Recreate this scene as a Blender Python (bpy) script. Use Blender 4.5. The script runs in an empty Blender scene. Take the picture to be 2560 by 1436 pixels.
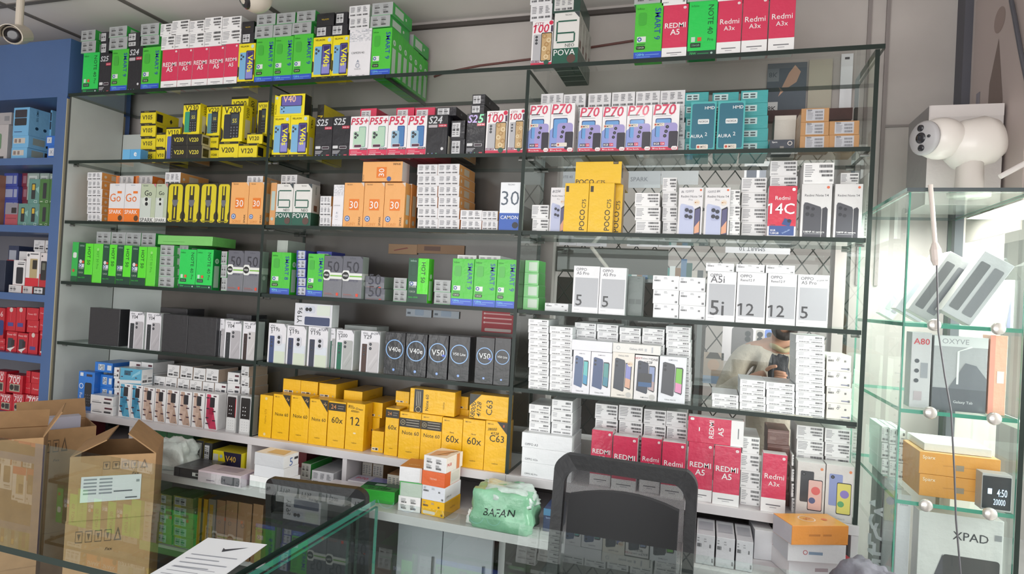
import bpy, bmesh, math, random
from mathutils import Vector, Matrix
random.seed(7)
SC = bpy.context.scene
COL = SC.collection
R_ = math.radians

# ------------------------------------------------------------------ camera, world, lights, exposure
IW, IH, FPX = 2560.0, 1436.0, 1557.25
YAW, PITCH, ROLL, EYE = .3061, .0114, .0545, 1.5
_F = Vector((-math.sin(YAW)*math.cos(PITCH), math.cos(YAW)*math.cos(PITCH), math.sin(PITCH)))
_R0 = Vector((math.cos(YAW), math.sin(YAW), 0)); _U0 = _R0.cross(_F)
_R = _R0*math.cos(ROLL)+_U0*math.sin(ROLL); _U = _U0*math.cos(ROLL)-_R0*math.sin(ROLL)
EYEV = Vector((0, 0, EYE))
cam = bpy.data.cameras.new('camera'); camo = bpy.data.objects.new('camera', cam); COL.objects.link(camo)
camo.matrix_world = Matrix(((_R.x, _U.x, -_F.x, 0), (_R.y, _U.y, -_F.y, 0), (_R.z, _U.z, -_F.z, EYE), (0, 0, 0, 1)))
cam.sensor_width = 36; cam.lens = 36*FPX/IW; cam.clip_start = .05; cam.clip_end = 60
SC.camera = camo
w = bpy.data.worlds.new('daylight'); SC.world = w; w.use_nodes = True
wn = w.node_tree.nodes; wl = w.node_tree.links
bg = wn['Background']
tc = wn.new('ShaderNodeTexCoord'); sx = wn.new('ShaderNodeSeparateXYZ'); rp = wn.new('ShaderNodeValToRGB')
wl.new(tc.outputs['Generated'], sx.inputs[0]); wl.new(sx.outputs['Z'], rp.inputs[0]); wl.new(rp.outputs[0], bg.inputs[0])
rp.color_ramp.elements[0].position = 0; rp.color_ramp.elements[0].color = (.66, .66, .66, 1)
rp.color_ramp.elements[1].position = .6; rp.color_ramp.elements[1].color = (.88, .92, .98, 1)
bg.inputs[1].default_value = 1.0
SC.view_settings.view_transform = 'Standard'; SC.view_settings.look = 'None'
SC.view_settings.gamma = 1; SC.view_settings.use_curve_mapping = False
SC.view_settings.exposure = .55
SC.cycles.transparent_max_bounces = 32
def area(name, loc, tgt, sx_, sy_, power, col):
    l = bpy.data.lights.new(name, 'AREA'); l.shape = 'RECTANGLE'; l.size = sx_; l.size_y = sy_; l.energy = power; l.color = col
    o = bpy.data.objects.new(name, l); COL.objects.link(o); o.location = loc
    o.rotation_euler = (Vector(tgt)-Vector(loc)).to_track_quat('-Z', 'Y').to_euler(); return o
area('storefront_daylight', (-.9, -2.6, 1.05), (-1.1, 2.2, 2.15), 5.0, 2.0, 72, (1, .985, .97))
area('side_daylight', (2.2, 1.95, 1.75), (.3, 2.1, 1.3), 1.6, 1.3, 75, (1, .99, .97))
area('case_fill', (.63, 2.1, 1.815), (.63, 2.1, 1.0), .2, .4, 5, (1, .99, .96))  # fill added inside the case to brighten its contents
area('backdrop_fill', (.2, 6.5, 2.9), (0, 3, 1.2), 4, 2, 60, (1, 1, 1))  # light added for the made-up space behind the right bay

# ------------------------------------------------------------------ helpers
def ray(px, py): return _F+_R*((px-IW/2)/FPX)-_U*((py-IH/2)/FPX)
def aty(px, py, Y): d = ray(px, py); return EYEV+d*(Y/d.y)
def atz(px, py, Z): d = ray(px, py); return EYEV+d*((Z-EYE)/d.z)
def atx(px, py, X): d = ray(px, py); return EYEV+d*(X/d.x)
def xat(px, Y, Z):
    k = (px-IW/2)/FPX; a = _R-_F*k
    return -(a.y*Y+a.z*(Z-EYE))/a.x
def lin(h):
    out = []
    for s in (16, 8, 0):
        c = ((h >> s) & 255)/255
        out.append(c/12.92 if c <= .04045 else ((c+.055)/1.055)**2.4)
    return (*out, 1)
MATS = {}
def M(h, rough=.42, coat=0, metal=0, bump=0, var=0, scale=30):
    key = (h, rough, coat, metal, bump, var, scale)
    if key in MATS: return MATS[key]
    m = bpy.data.materials.new('paint_%06x' % h); m.use_nodes = True; nt = m.node_tree
    b = nt.nodes['Principled BSDF']; b.inputs['Base Color'].default_value = lin(h)
    b.inputs['Roughness'].default_value = rough; b.inputs['Metallic'].default_value = metal
    if coat: b.inputs['Coat Weight'].default_value = coat; b.inputs['Coat Roughness'].default_value = .12
    if bump or var:
        t = nt.nodes.new('ShaderNodeTexCoord'); n = nt.nodes.new('ShaderNodeTexNoise')
        n.inputs['Scale'].default_value = scale; n.inputs['Detail'].default_value = 4
        nt.links.new(t.outputs['Object'], n.inputs['Vector'])
        if bump:
            u = nt.nodes.new('ShaderNodeBump'); u.inputs['Strength'].default_value = bump; u.inputs['Distance'].default_value = .02
            nt.links.new(n.outputs[0], u.inputs['Height']); nt.links.new(u.outputs[0], b.inputs['Normal'])
            if coat: nt.links.new(u.outputs[0], b.inputs['Coat Normal'])
        if var:
            r = nt.nodes.new('ShaderNodeValToRGB'); c = lin(h)
            r.color_ramp.elements[0].position = .3; r.color_ramp.elements[0].color = tuple(x*(1-var) for x in c[:3])+(1,)
            r.color_ramp.elements[1].position = .7; r.color_ramp.elements[1].color = tuple(min(1, x*(1+var)) for x in c[:3])+(1,)
            nt.links.new(n.outputs[0], r.inputs[0]); nt.links.new(r.outputs[0], b.inputs['Base Color'])
    MATS[key] = m; return m
def glass(name, tint, refl=1.0):
    m = bpy.data.materials.new(name); m.use_nodes = True; nt = m.node_tree; nt.nodes.clear()
    o = nt.nodes.new('ShaderNodeOutputMaterial'); mx = nt.nodes.new('ShaderNodeMixShader')
    t = nt.nodes.new('ShaderNodeBsdfTransparent'); t.inputs[0].default_value = (*tint, 1)
    g = nt.nodes.new('ShaderNodeBsdfGlossy'); g.inputs['Roughness'].default_value = .015; g.inputs[0].default_value = (.93, 1, .97, 1)
    f = nt.nodes.new('ShaderNodeFresnel'); f.inputs[0].default_value = 1.5
    ge = nt.nodes.new('ShaderNodeNewGeometry'); s = nt.nodes.new('ShaderNodeMath'); s.operation = 'SUBTRACT'; s.inputs[0].default_value = 1
    mu = nt.nodes.new('ShaderNodeMath'); mu.operation = 'MULTIPLY'; m2 = nt.nodes.new('ShaderNodeMath'); m2.operation = 'MULTIPLY'; m2.inputs[1].default_value = refl
    L = nt.links.new
    L(ge.outputs['Backfacing'], s.inputs[1]); L(f.outputs[0], mu.inputs[0]); L(s.outputs[0], mu.inputs[1]); L(mu.outputs[0], m2.inputs[0])
    L(m2.outputs[0], mx.inputs[0]); L(t.outputs[0], mx.inputs[1]); L(g.outputs[0], mx.inputs[2]); L(mx.outputs[0], o.inputs[0])
    return m
G_CLEAR = glass('clear_glass', (.965, .985, .975)); G_CASE = glass('case_glass', (.965, .992, .98), .5); G_TOP = glass('counter_glass', (.90, .95, .93), .8)
G_EDGE = M(0x0d211a, .45); G_EDGE_L = M(0x4f9a86, .15, .5)

class MB:
    """collects shapes with materials, builds one mesh object"""
    def __init__(s): s.v = []; s.f = []; s.m = []; s.mats = []
    def mi(s, m):
        if m not in s.mats: s.mats.append(m)
        return s.mats.index(m)
    def poly(s, pts, m):
        n = len(s.v); s.v += [tuple(p) for p in pts]; s.f.append(tuple(range(n, n+len(pts)))); s.m.append(s.mi(m))
    def tris(s, vs, fs, m):
        n = len(s.v); s.v += [tuple(p) for p in vs]; k = s.mi(m)
        for f in fs: s.f.append(tuple(i+n for i in f)); s.m.append(k)
    def box(s, a, b, m, side=None, top=None, front=None, mat=None):
        x0, y0, z0 = a; x1, y1, z1 = b
        P = [Vector(p) for p in ((x0,y0,z0),(x1,y0,z0),(x1,y1,z0),(x0,y1,z0),(x0,y0,z1),(x1,y0,z1),(x1,y1,z1),(x0,y1,z1))]
        if mat: P = [mat @ p for p in P]
        n = len(s.v); s.v += [tuple(p) for p in P]
        side = side or m; top = top or m; front = front or m
        for f, mm in (((0,1,5,4), front), ((2,3,7,6), m), ((1,2,6,5), side), ((3,0,4,7), side), ((4,5,6,7), top), ((3,2,1,0), top)):
            s.f.append(tuple(i+n for i in f)); s.m.append(s.mi(mm))
    def tube(s, pts, r, m, n=10, caps=True):
        pts = [Vector(p) for p in pts]; rings = []
        rr = r if isinstance(r, (list, tuple)) else [r]*len(pts)
        for i, p in enumerate(pts):
            t = (pts[min(i+1, len(pts)-1)]-pts[max(i-1, 0)]).normalized()
            a = t.cross(Vector((0, 0, 1)) if abs(t.z) < .95 else Vector((1, 0, 0))).normalized(); b = t.cross(a)
            base = len(s.v)
            for k in range(n):
                an = 2*math.pi*k/n; s.v.append(tuple(p+a*math.cos(an)*rr[i]+b*math.sin(an)*rr[i]))
            rings.append(base)
        k = s.mi(m)
        for i in range(len(rings)-1):
            for j in range(n):
                s.f.append((rings[i]+j, rings[i]+(j+1) % n, rings[i+1]+(j+1) % n, rings[i+1]+j)); s.m.append(k)
        if caps:
            s.f.append(tuple(rings[0]+j for j in range(n))[::-1]); s.m.append(k)
            s.f.append(tuple(rings[-1]+j for j in range(n))); s.m.append(k)
    def lathe(s, prof, m, mat=None, n=24):
        base = len(s.v); k = s.mi(m); mat = mat or Matrix()
        for r, z in prof:
            for j in range(n):
                a = 2*math.pi*j/n; s.v.append(tuple(mat @ Vector((r*math.cos(a), r*math.sin(a), z))))
        for i in range(len(prof)-1):
            for j in range(n):
                s.f.append((base+i*n+j, base+i*n+(j+1) % n, base+(i+1)*n+(j+1) % n, base+(i+1)*n+j)); s.m.append(k)
        s.f.append(tuple(base+j for j in range(n))[::-1]); s.m.append(k)
        s.f.append(tuple(base+(len(prof)-1)*n+j for j in range(n))); s.m.append(k)
    def build(s, name, parent=None, smooth=False, bevel=0, fix=False, loc=None, rz=0):
        me = bpy.data.meshes.new(name); me.from_pydata(s.v, [], s.f)
        for m in s.mats: me.materials.append(m)
        me.polygons.foreach_set('material_index', s.m)
        if fix or bevel:
            bm = bmesh.new(); bm.from_mesh(me)
            if fix: bmesh.ops.recalc_face_normals(bm, faces=bm.faces)
            if bevel: bmesh.ops.bevel(bm, geom=bm.edges[:]+bm.verts[:], offset=bevel, segments=2, profile=.5, affect='EDGES', clamp_overlap=True)
            bm.to_mesh(me); bm.free()
        if smooth: me.polygons.foreach_set('use_smooth', [True]*len(me.polygons))
        me.update(); o = bpy.data.objects.new(name, me); COL.objects.link(o)
        if parent: o.parent = parent
        if loc: o.location = loc
        if rz: o.rotation_euler = (0, 0, rz)
        return o
def empty(name, loc=(0, 0, 0), rz=0):
    o = bpy.data.objects.new(name, None); COL.objects.link(o); o.location = loc; o.rotation_euler = (0, 0, rz); o.empty_display_size = .05; return o
def tag(o, label, cat, group=None):
    o['label'] = label; o['category'] = cat
    if group: o['group'] = group
    return o
def struct(o): o['kind'] = 'structure'; return o

# ------------------------------------------------------------------ lettering: outlines of the built-in font
TXT = {}
def text_mesh(s, bold=0):
    k = (s, bold)
    if k in TXT: return TXT[k]
    c = bpy.data.curves.new('t', 'FONT'); c.body = s; c.resolution_u = 2; c.fill_mode = 'FRONT'; c.offset = bold*.009
    o = bpy.data.objects.new('t', c); me = o.to_mesh()
    vs = [(v.co.x, v.co.y) for v in me.vertices]; fs = [tuple(p.vertices) for p in me.polygons]
    o.to_mesh_clear(); bpy.data.objects.remove(o); bpy.data.curves.remove(c)
    if not vs: vs = [(0, 0), (1, 0), (1, 1), (0, 1)]; fs = []
    x0 = min(v[0] for v in vs); x1 = max(v[0] for v in vs); y0 = min(v[1] for v in vs); y1 = max(v[1] for v in vs)
    for i, ch in enumerate(s):             # give the figure 1 its flag
        if ch == '1':
            c = bpy.data.curves.new('t', 'FONT'); c.body = s[:i+1]; c.resolution_u = 2; o = bpy.data.objects.new('t', c); me = o.to_mesh()
            xr = max(v.co.x for v in me.vertices)-.3; o.to_mesh_clear(); bpy.data.objects.remove(o); bpy.data.curves.remove(c)
            n = len(vs); e = bold*.009; vs += [(xr+.215, .682+e), (xr+.05, .60+e), (xr+.05, .50-e), (xr+.215, .575-e)]; fs.append((n, n+1, n+2, n+3))
    cx, cy = (x0+x1)/2, (y0+y1)/2
    TXT[k] = ([(a-cx, b-cy) for a, b in vs], fs, x1-x0, y1-y0); return TXT[k]

# drawing operations on a face; u, v run 0..1 over the face
def Rc(u0, v0, u1, v1, c, part='color_print'): return ('R', u0, v0, u1, v1, c, part)
def Oc(u, v, r, c, part='badge_print', inner=0): return ('O', u, v, r, c, part, inner)
def Tx(s, u, v, wd, c, rot=0, b=0, sh=0): return ('T', s, u, v, wd, c, rot, b, sh)
def Pg(pts, c, part='color_print'): return ('P', pts, c, part)
def RR(u0, v0, u1, v1, c, part='phone_picture', r=.12): return ('Q', u0, v0, u1, v1, c, part, r)
def face_frame(face, x0, y0, z0, x1, y1, z1):
    if face == 'f': return Vector((x0, y0, z0)), Vector((x1-x0, 0, 0)), Vector((0, 0, z1-z0)), Vector((0, -1, 0))
    if face == 'r': return Vector((x1, y0, z0)), Vector((0, y1-y0, 0)), Vector((0, 0, z1-z0)), Vector((1, 0, 0))
    if face == 'l': return Vector((x0, y1, z0)), Vector((0, y0-y1, 0)), Vector((0, 0, z1-z0)), Vector((-1, 0, 0))
    return Vector((x0, y0, z1)), Vector((x1-x0, 0, 0)), Vector((0, y1-y0, 0)), Vector((0, 0, 1))
def draw(parts, ops, frame, coat):
    o, A, B, N = frame; wA, wB = A.length, B.length; a = A.normalized(); b = B.normalized(); lift = .0004
    for op in ops:
        lift += .00007; k = op[0]
        P = lambda x, y: o+a*x+b*y+N*lift
        if k == 'R':
            _, u0, v0, u1, v1, c, part = op; mb = parts.setdefault(part, MB())
            mb.poly([P(u0*wA, v0*wB), P(u1*wA, v0*wB), P(u1*wA, v1*wB), P(u0*wA, v1*wB)], M(c, .4, coat))
        elif k == 'P':
            _, pts, c, part = op; mb = parts.setdefault(part, MB()); mb.poly([P(u*wA, v*wB) for u, v in pts], M(c, .4, coat))
        elif k == 'O':
            _, u, v, r, c, part, inner = op; mb = parts.setdefault(part, MB()); r *= wA; n = 20 if r < .012 else 36; m = M(c, .4, coat)
            out = [P(u*wA+r*math.cos(2*math.pi*i/n), v*wB+r*math.sin(2*math.pi*i/n)) for i in range(n)]
            if not inner: mb.poly(out, m)
            else:
                q = inner*wA; inn = [P(u*wA+q*math.cos(2*math.pi*i/n), v*wB+q*math.sin(2*math.pi*i/n)) for i in range(n)]
                mb.tris(out+inn, [(i, (i+1) % n, n+(i+1) % n, n+i) for i in range(n)], m)
        elif k == 'Q':
            _, u0, v0, u1, v1, c, part, r = op; mb = parts.setdefault(part, MB())
            X0, X1, Y0, Y1 = u0*wA, u1*wA, v0*wB, v1*wB; r *= min(X1-X0, Y1-Y0); pts = []
            for cx, cy, s in ((X1-r, Y0+r, -90), (X1-r, Y1-r, 0), (X0+r, Y1-r, 90), (X0+r, Y0+r, 180)):
                for j in range(4): an = R_(s+30*j); pts.append(P(cx+r*math.cos(an), cy+r*math.sin(an)))
            mb.poly(pts, M(c, .35, coat))
        elif k == 'T':
            _, s, u, v, wd, c, rot, bd, sh = op; vs, fs, tw, th = text_mesh(s, bd)
            if not fs: continue
            mb = parts.setdefault('lettering', MB()); sc = wd*(wB if rot in (90, -90) else wA)/tw
            ca, sa = math.cos(R_(rot)), math.sin(R_(rot)); pts = []
            for x, y in vs:
                x = (x+y*sh)*sc; y *= sc
                pts.append(P(u*wA+x*ca-y*sa, v*wB+x*sa+y*ca))
            mb.tris(pts, fs, M(c, .4, coat))
def D(look, c, s=None, t=None, d=.05, f=(), r=(), tp=(), kind='phone_box', coat=.35, cat='phone box'):
    return dict(look=look, c=c, s=s if s is not None else c, t=t if t is not None else (s if s is not None else c), d=d, f=list(f), r=list(r), tp=list(tp), kind=kind, coat=coat, cat=cat)
# ------------------------------------------------------------------ carton designs
K, WH, DG, GY = 0x17171a, 0xf4f3f3, 0x3a3a40, 0x8d8f94
def bars(kind, seed=0):
    rnd = random.Random(seed*13+5); o = []
    def txt(u0, u1, v0, v1, n, c=0x9a9a9e):
        for i in range(n):
            v = v0+(v1-v0)*(i+.5)/n; h = (v1-v0)/n*.42
            o.append(Rc(u0, v-h/2, u0+(u1-u0)*rnd.uniform(.55, 1), v+h/2, c, 'barcode_print'))
    def code(u0, u1, v0, v1, c=0x4a4a4e, n=0):
        n = n or max(6, int((u1-u0)*26)); st = (u1-u0)/n
        for i in range(n): o.append(Rc(u0+i*st, v0, u0+(i+rnd.uniform(.5, .8))*st, v1, c, 'barcode_print'))
    if kind == 'r':    # text column and three barcodes
        txt(.05, .42, .3, .9, 6); code(.52, .95, .76, .9); code(.52, .95, .52, .64); code(.6, .95, .34, .44); code(.05, .3, .1, .16, 0xb0b0b4); code(.86, .95, .1, .2)
    elif kind == 't':  # three text blocks with outlined tags
        for u in (.08, .4, .7): txt(u, u+.22, .42, .88, 5, 0x77777c); code(u, u+.24, .14, .26, 0x55555a)
        o.append(Oc(.5, .66, .05, 0xa5a5aa, 'barcode_print', .035))
    elif kind == 'i':  # four scribbled blocks
        for u, v in ((.12, .55), (.12, .16), (.55, .55), (.55, .16)): txt(u, u+.24, v+.1, v+.3, 3, 0x8a8a8a); code(u+.02, u+.26, v, v+.1, 0x4c4c4c)
    elif kind == 's':  # thin box, two lines of codes
        txt(.08, .3, .5, .9, 3, 0xb5b5ba); code(.68, .92, .66, .84); code(.48, .92, .45, .53, 0x97979b); code(.12, .48, .14, .26, 0x77777b); code(.55, .92, .14, .26, 0x77777b)
    elif kind == 'o':
        txt(.06, .18, .74, .92, 2, 0x8a8a8e); code(.06, .3, .58, .7); txt(.42, .56, .74, .9, 2); code(.72, .8, .58, .7); code(.86, .95, .1, .24)
    elif kind == 'k':  # white label on a dark end
        o.append(Rc(.08, .12, .66, .88, 0xd8d8da, 'barcode_label'))
        for u in (.12, .4): txt(u, u+.22, .2, .8, 6, 0x707074); code(u, u+.2, .46, .56, 0x333336)
    elif kind == 'c':
        o.append(Oc(.5, .72, .08, 0x88888c, 'barcode_print', .065)); txt(.15, .5, .4, .62, 3); code(.12, .5, .14, .3, 0x333336); code(.58, .92, .34, .46); code(.58, .92, .14, .28)
    elif kind == 'b':
        o.append(Rc(.18, .08, .82, .92, 0xbfc0c6, 'barcode_label')); txt(.22, .44, .16, .86, 8, 0x8a8a90)
        for v in (.64, .4, .16): code(.5, .78, v, v+.14, 0x85868c, 9)
    return o
def phone(u0, v0, u1, v1, back, cams=(), camc=0x24262c, r=.16, part='phone_picture'):
    o = [RR(u0, v0, u1, v1, back, part, r)]
    for cu, cv, cr in cams: o.append(Oc(u0+(u1-u0)*cu, v0+(v1-v0)*cv, cr, camc, part)); o.append(Oc(u0+(u1-u0)*cu, v0+(v1-v0)*cv, cr*.45, 0x5d6068, part))
    return o
GREEN, LIME = 0x22bf4c, 0x4cc43a
gside = [Oc(.5, .72, .24, 0xcfe8d0, 'badge_print'), Oc(.5, .72, .14, 0x8cc79a, 'badge_print'), Rc(.2, .06, .8, .6, 0xb9d3bd, 'side_label')]
gend = [Rc(.12, .2, .55, .8, 0xc4d6c6, 'side_label'), Oc(.68, .5, .035, 0xd5e6d6, 'badge_print'), Rc(0, 0, 1, .06, 0x2fb04c)]
def infinix(num, c=LIME, foot=0x2c55c8, ft='120Hz', tc=0x1c3fa8, look='bright green phone box with blue base', side=0x34c02c):
    return D(look, c, side, side, .046, f=[
        Rc(0, 0, 1, .145, foot, 'color_print'), Tx(ft, .24, .1, .3, 0x7fd6ea, 0, 1), Rc(.42, .085, .92, .1, 0x6f9be0, 'small_print'), Rc(.1, .05, .6, .062, 0x6f9be0, 'small_print'),
        Tx('Infinix', .2, .92, .26, 0x1f6a28), Tx(num, .82, .63, .56, tc, -90, .5), RR(.12, .62, .42, .85, c-0x0a1402, 'emblem_print', .3), Rc(.1, .32, .42, .42, 0xdfe6df, 'badge_print'), Oc(.19, .37, .08, 0x2d4ea0, 'badge_print', .04),
        Rc(.1, .275, .4, .29, 0x1f6a28, 'small_print'), RR(.08, .19, .4, .255, 0x101510, 'badge_print', .3), Tx('128GB', .24, .222, .24, 0xbfd8b8, 0, .5)], r=gside)
def note40(pro=0):
    return D('green phone box with dark green base', 0x20cf55, 0x1d8f45, 0x1d8f45, .046, f=[
        Rc(0, 0, 1, .11, 0x123a30), Tx('70W', .2, .065, .24, 0x3fd06a, 0, 1), Rc(.36, .05, .76, .065, 0x2d8a52, 'small_print'), Oc(.86, .06, .04, 0xb8d0c8, 'badge_print'),
        Tx('Infinix', .22, .92, .28, 0x128038), Tx('NOTE 40', .78, .66, .52, 0x14502e, -90), Tx('Pro', .8, .3, .2 if pro else .12, 0x14502e, 0 if pro else -90),
        Rc(.12, .27, .26, .36, 0xbfe0c8, 'badge_print'), Rc(.34, .28, .48, .35, 0xe0563a, 'badge_print'), Rc(.1, .17, .46, .25, 0x1d3328, 'badge_print'), Tx('256GB', .28, .21, .28, 0x7fbf95)], r=gside)
def hot50(b=0):
    return D('dark and light green phone box' , 0x5ae02a, 0x4cc828, 0x14543a, .046, f=[
        Rc(0, 0, .47, 1, 0x154c35), Rc(0, 0, 1, .2, 0x12402f), Tx('Infinix', .24, .94, .3, 0xa8c8b8), RR(.14, .6, .4, .86, 0x10402c, 'emblem_print', .3), RR(.16, .615, .38, .845, 0x154c35, 'emblem_print', .3), Tx('HOT 50', .74, .68, .46, 0x123a20, -90, .6),
        Rc(.08, .38, .44, .47, 0xd5d9de, 'badge_print'), Oc(.19, .425, .09, 0x35539c, 'badge_print', .05), Tx('5-YEAR', .26, .355, .34, 0xd8e0d8, 0, .5), Tx('128GB', .24, .245, .3, 0xa8b8a8, 0, .6), Tx('Helio G100', .3, .12, .46, 0x3fd04a)]
        + ([Oc(.2, .53, .1, 0xd8d8d8, 'badge_print'), Oc(.37, .52, .07, 0xd8502c, 'badge_print')] if not b else []), r=[Oc(.5, .6, .2, 0xbfe0c0, 'badge_print'), Rc(.2, .06, .8, .5, 0xa5d8a0, 'side_label')])
gplain = D('plain lime phone box turned sideways', 0x62d83a, 0x3cae2c, None, .07, f=[Tx('HOT 50 Pro', .5, .6, .5, 0x3a9a26, -90), Oc(.5, .85, .12, 0x8fe070, 'badge_print')])
def n50(txt='50', strip=1):
    return D('grey phone box with dark number' + (' and white sleeve' if strip else ''), 0x77787f, 0x8f9a94, 0x86888c, .046, f=[
        Rc(0, .5, 1, 1, 0x63646e), Tx('Infinix', .5, .95, .3, 0x4c4d56), Tx(txt, .5, .74, .66, 0x2e2f38, 0, .3), Pg([(.86, 1), (1, 1), (1, .93)], 0x3a3b44),
        Tx('NOTE 50', .55, .42, .5, 0x53546e), Rc(.08, .09, .5, .1, 0xb05548, 'small_print'), Rc(.08, .06, .6, .07, 0x8a5a58, 'small_print'), Rc(.72, .05, .84, .12, 0xe04a32, 'badge_print')]
        + ([Rc(0, .45, 1, .6, 0xe4e6e2, 'paper_sleeve'), Rc(0, .51, 1, .54, 0x77b83a, 'paper_sleeve'), RR(.0, .41, .36, .66, 0xe4e6e2, 'paper_sleeve', .25), Oc(.16, .535, .17, 0x1a1d1c, 'paper_sleeve'), Tx('FREE', .16, .535, .24, WH, 0, 1)] if strip else []),
        r=[Rc(0, .45, 1, .6, 0xd0d6d0, 'paper_sleeve'), Oc(.5, .36, .2, 0xd0d8d2, 'badge_print')] if strip else [])
silver = D('silver carton end with green sides', 0xaeb1b2, 0x36b04a, 0x50b860, .165, f=[Rc(0, 0, 1, .04, 0x8cc79a)]+bars('i'), r=gend, cat='phone box', kind='flat_phone_box')
def redmi(a, b, k='A5', band=.2):
    tops = {'A5': 'bright red phone box with white lower band', 'A3x': 'red phone box with thin white lettering', 'A3': 'red phone box with rounded lettering'}
    return D(tops[k], 0xd8345a, 0xe9e6e6, 0xe4e0e0, .05, f=[
        Rc(0, 0, 1, band, WH, 'white_band'), Rc(.2, band*.48, .8, band*.56, 0x77777c, 'small_print'), Rc(.36, band*.32, .64, band*.37, 0xa5a5aa, 'small_print'),
        RR(.8, .915, .92, .96, WH, 'emblem_print', .4), Tx('mi', .86, .937, .07, 0xd92a4c, 0, .5), Tx(a, .5, .615, .84 if k == 'A5' else .8, WH, 0, 1.2 if k == 'A5' else .3), Tx(b, .5, .49, .38 if k == 'A5' else .46, WH, 0, 1.2 if k == 'A5' else .3)])
A5, A3X, A3 = redmi('REDMI', 'A5'), redmi('Redmi', 'A3x', 'A3x', .24), redmi('Redmi', 'A3', 'A3', .22)
A5L = D('red phone box lying sideways with white end', 0xd8345a, 0xe9e6e6, 0xeeeaea, .05, f=[Rc(.78, 0, 1, 1, WH, 'white_band'), Rc(.9, .3, .92, .7, 0x85858a, 'small_print'), RR(.04, .86, .11, .96, WH, 'emblem_print', .4), Tx('REDMI', .43, .56, .7, WH, 90, 1.2), Tx('A5', .6, .5, .32, WH, 90, 1.2), Rc(.2, .45, .22, .6, WH, 'small_print')])
def wbar(kind='r', look='white carton end with black barcodes', c=WH, s=0xdddbda, seed=0):
    return D(look, c, s, s, .165, f=bars(kind, seed), kind='flat_phone_box', r=[Rc(.5, .4, .7, .6, s-0x0a0a0a, 'side_label')])
WB = [wbar(seed=i) for i in range(3)]
WT = D('white carton end with three printed blocks', 0xe9e8ea, 0xe9a45a, 0xe0c8ae, .165, f=bars('t'), r=[Rc(.3, .2, .62, .8, 0xd8c8b0, 'side_label'), Oc(.12, .5, .04, 0xe8d8c0, 'badge_print')], kind='flat_phone_box')
WT2 = D('white carton end with printed blocks', 0xe6e5e7, 0xd9d7d8, None, .165, f=bars('t'), kind='flat_phone_box')
WS = D('thin white carton end with small codes', 0xf1f1f2, 0xd4d6d8, 0xcfd1d2, .16, f=bars('s'), kind='thin_phone_box')
WO = D('plain white carton end with tiny code', 0xf3f4f6, 0xdddfe1, None, .165, f=bars('o'), kind='flat_phone_box')
BK = D('black carton end with white label', 0x26262c, 0x1d1d22, 0x303038, .165, f=bars('k'), kind='flat_phone_box', r=[Oc(.3, .5, .03, 0x7a7a80, 'badge_print')])
BKV = D('plain black carton end with gold print', 0x232327, 0x1d1d22, 0x303038, .165, f=[Tx('VILLAON', .5, .5, .42, 0xd8b82c, 0, 1)], kind='flat_phone_box')
def v40s(seed=0):
    return D('yellow phone box with blue and violet phones', 0xf2df1a, 0xe2cf16, 0xe8d418, .046, f=[
        Rc(0, 0, 1, .07, 0x1d1d14), Tx('4.5', .2, .035, .1, 0xd8c820), Tx('5000mAh', .68, .035, .3, 0xd8c820), Pg([(0, .45), (.08, .42), (.08, .2), (0, .17)], 0x2a2a1c), Pg([(1, .6), (.92, .57), (.92, .25), (1, .2)], 0x2a2a1c),
        Tx('VILLAON', .36, .93, .5, 0x24221a, 0, 1.2), Oc(.84, .92, .09, 0xbfd8e0, 'badge_print')]
        + phone(.1, .12, .52, .78, 0x7db4dc, ((.22, .9, .055), (.22, .76, .055), (.5, .84, .055)), r=.12)
        + phone(.48, .1, .95, .82, 0x2c2a3c, r=.1) + [RR(.51, .12, .92, .8, 0x5a55a0, 'phone_picture', .09), Rc(.51, .14, .92, .35, 0x8d8cd0, 'phone_picture'), Pg([(.55, .78), (.9, .78), (.7, .5)], 0x3a2c6a, 'phone_picture'), Tx('V40s', .74, .5, .42, 0xf4ea3a, -90, 2)],
        r=[Tx('V40s', .5, .82, .22, 0x2a281a, 90, 1), Rc(.3, .08, .8, .5, 0xd8d2b0, 'side_label')])
V40 = v40s()
V40L = D('yellow phone box lying sideways with phone pictures', 0xf2df1a, 0x25231d, 0xe8d418, .046, f=[Tx('VILLAON', .06, .3, .45, 0x24221a, 90, 1.2), Oc(.08, .84, .04, 0xbfd8e0, 'badge_print'), RR(.2, .1, .9, .5, 0x7db4dc, 'phone_picture', .14), RR(.22, .44, .92, .92, 0x2c2a3c, 'phone_picture', .12), RR(.25, .47, .89, .89, 0x6a62b0, 'phone_picture', .1), Oc(.26, .32, .022, 0x24262c, 'phone_picture'), Oc(.33, .38, .022, 0x24262c, 'phone_picture'), Oc(.33, .2, .022, 0x24262c, 'phone_picture'), Tx('V40', .5, .78, .42, 0xf6c9b0, 0, 1.5), Pg([(0, 1), (.2, 1), (.15, .92)], 0x2a2a1c)])
def vend(t, dark=0, look=None):
    c, tc_ = (0x1e1d18, 0xe6d84a) if dark else (0xe8d41c, 0x2a281a)
    return D(look or ('black carton end with yellow lettering' if dark else 'yellow carton end with black lettering'), c, 0xb9b49a if dark else 0xe0cc1a, 0x2a2920, .13, f=[Tx(t, .46, .5, .66, tc_, 0, 1.6)]+([] if dark else [Rc(0, .86, 1, 1, 0x25231a), Rc(0, 0, .8, .06, 0x25231a), Tx('VILLAON', .4, .93, .3, 0xd8c820)]), r=[Rc(.05, .2, .3, .8, 0x1e1d18, 'side_label'), Pg([(.6, .5), (.66, .7), (.72, .5), (.66, .3)], 0x2a281a)], kind='feature_phone_box', cat='phone box')
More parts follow.
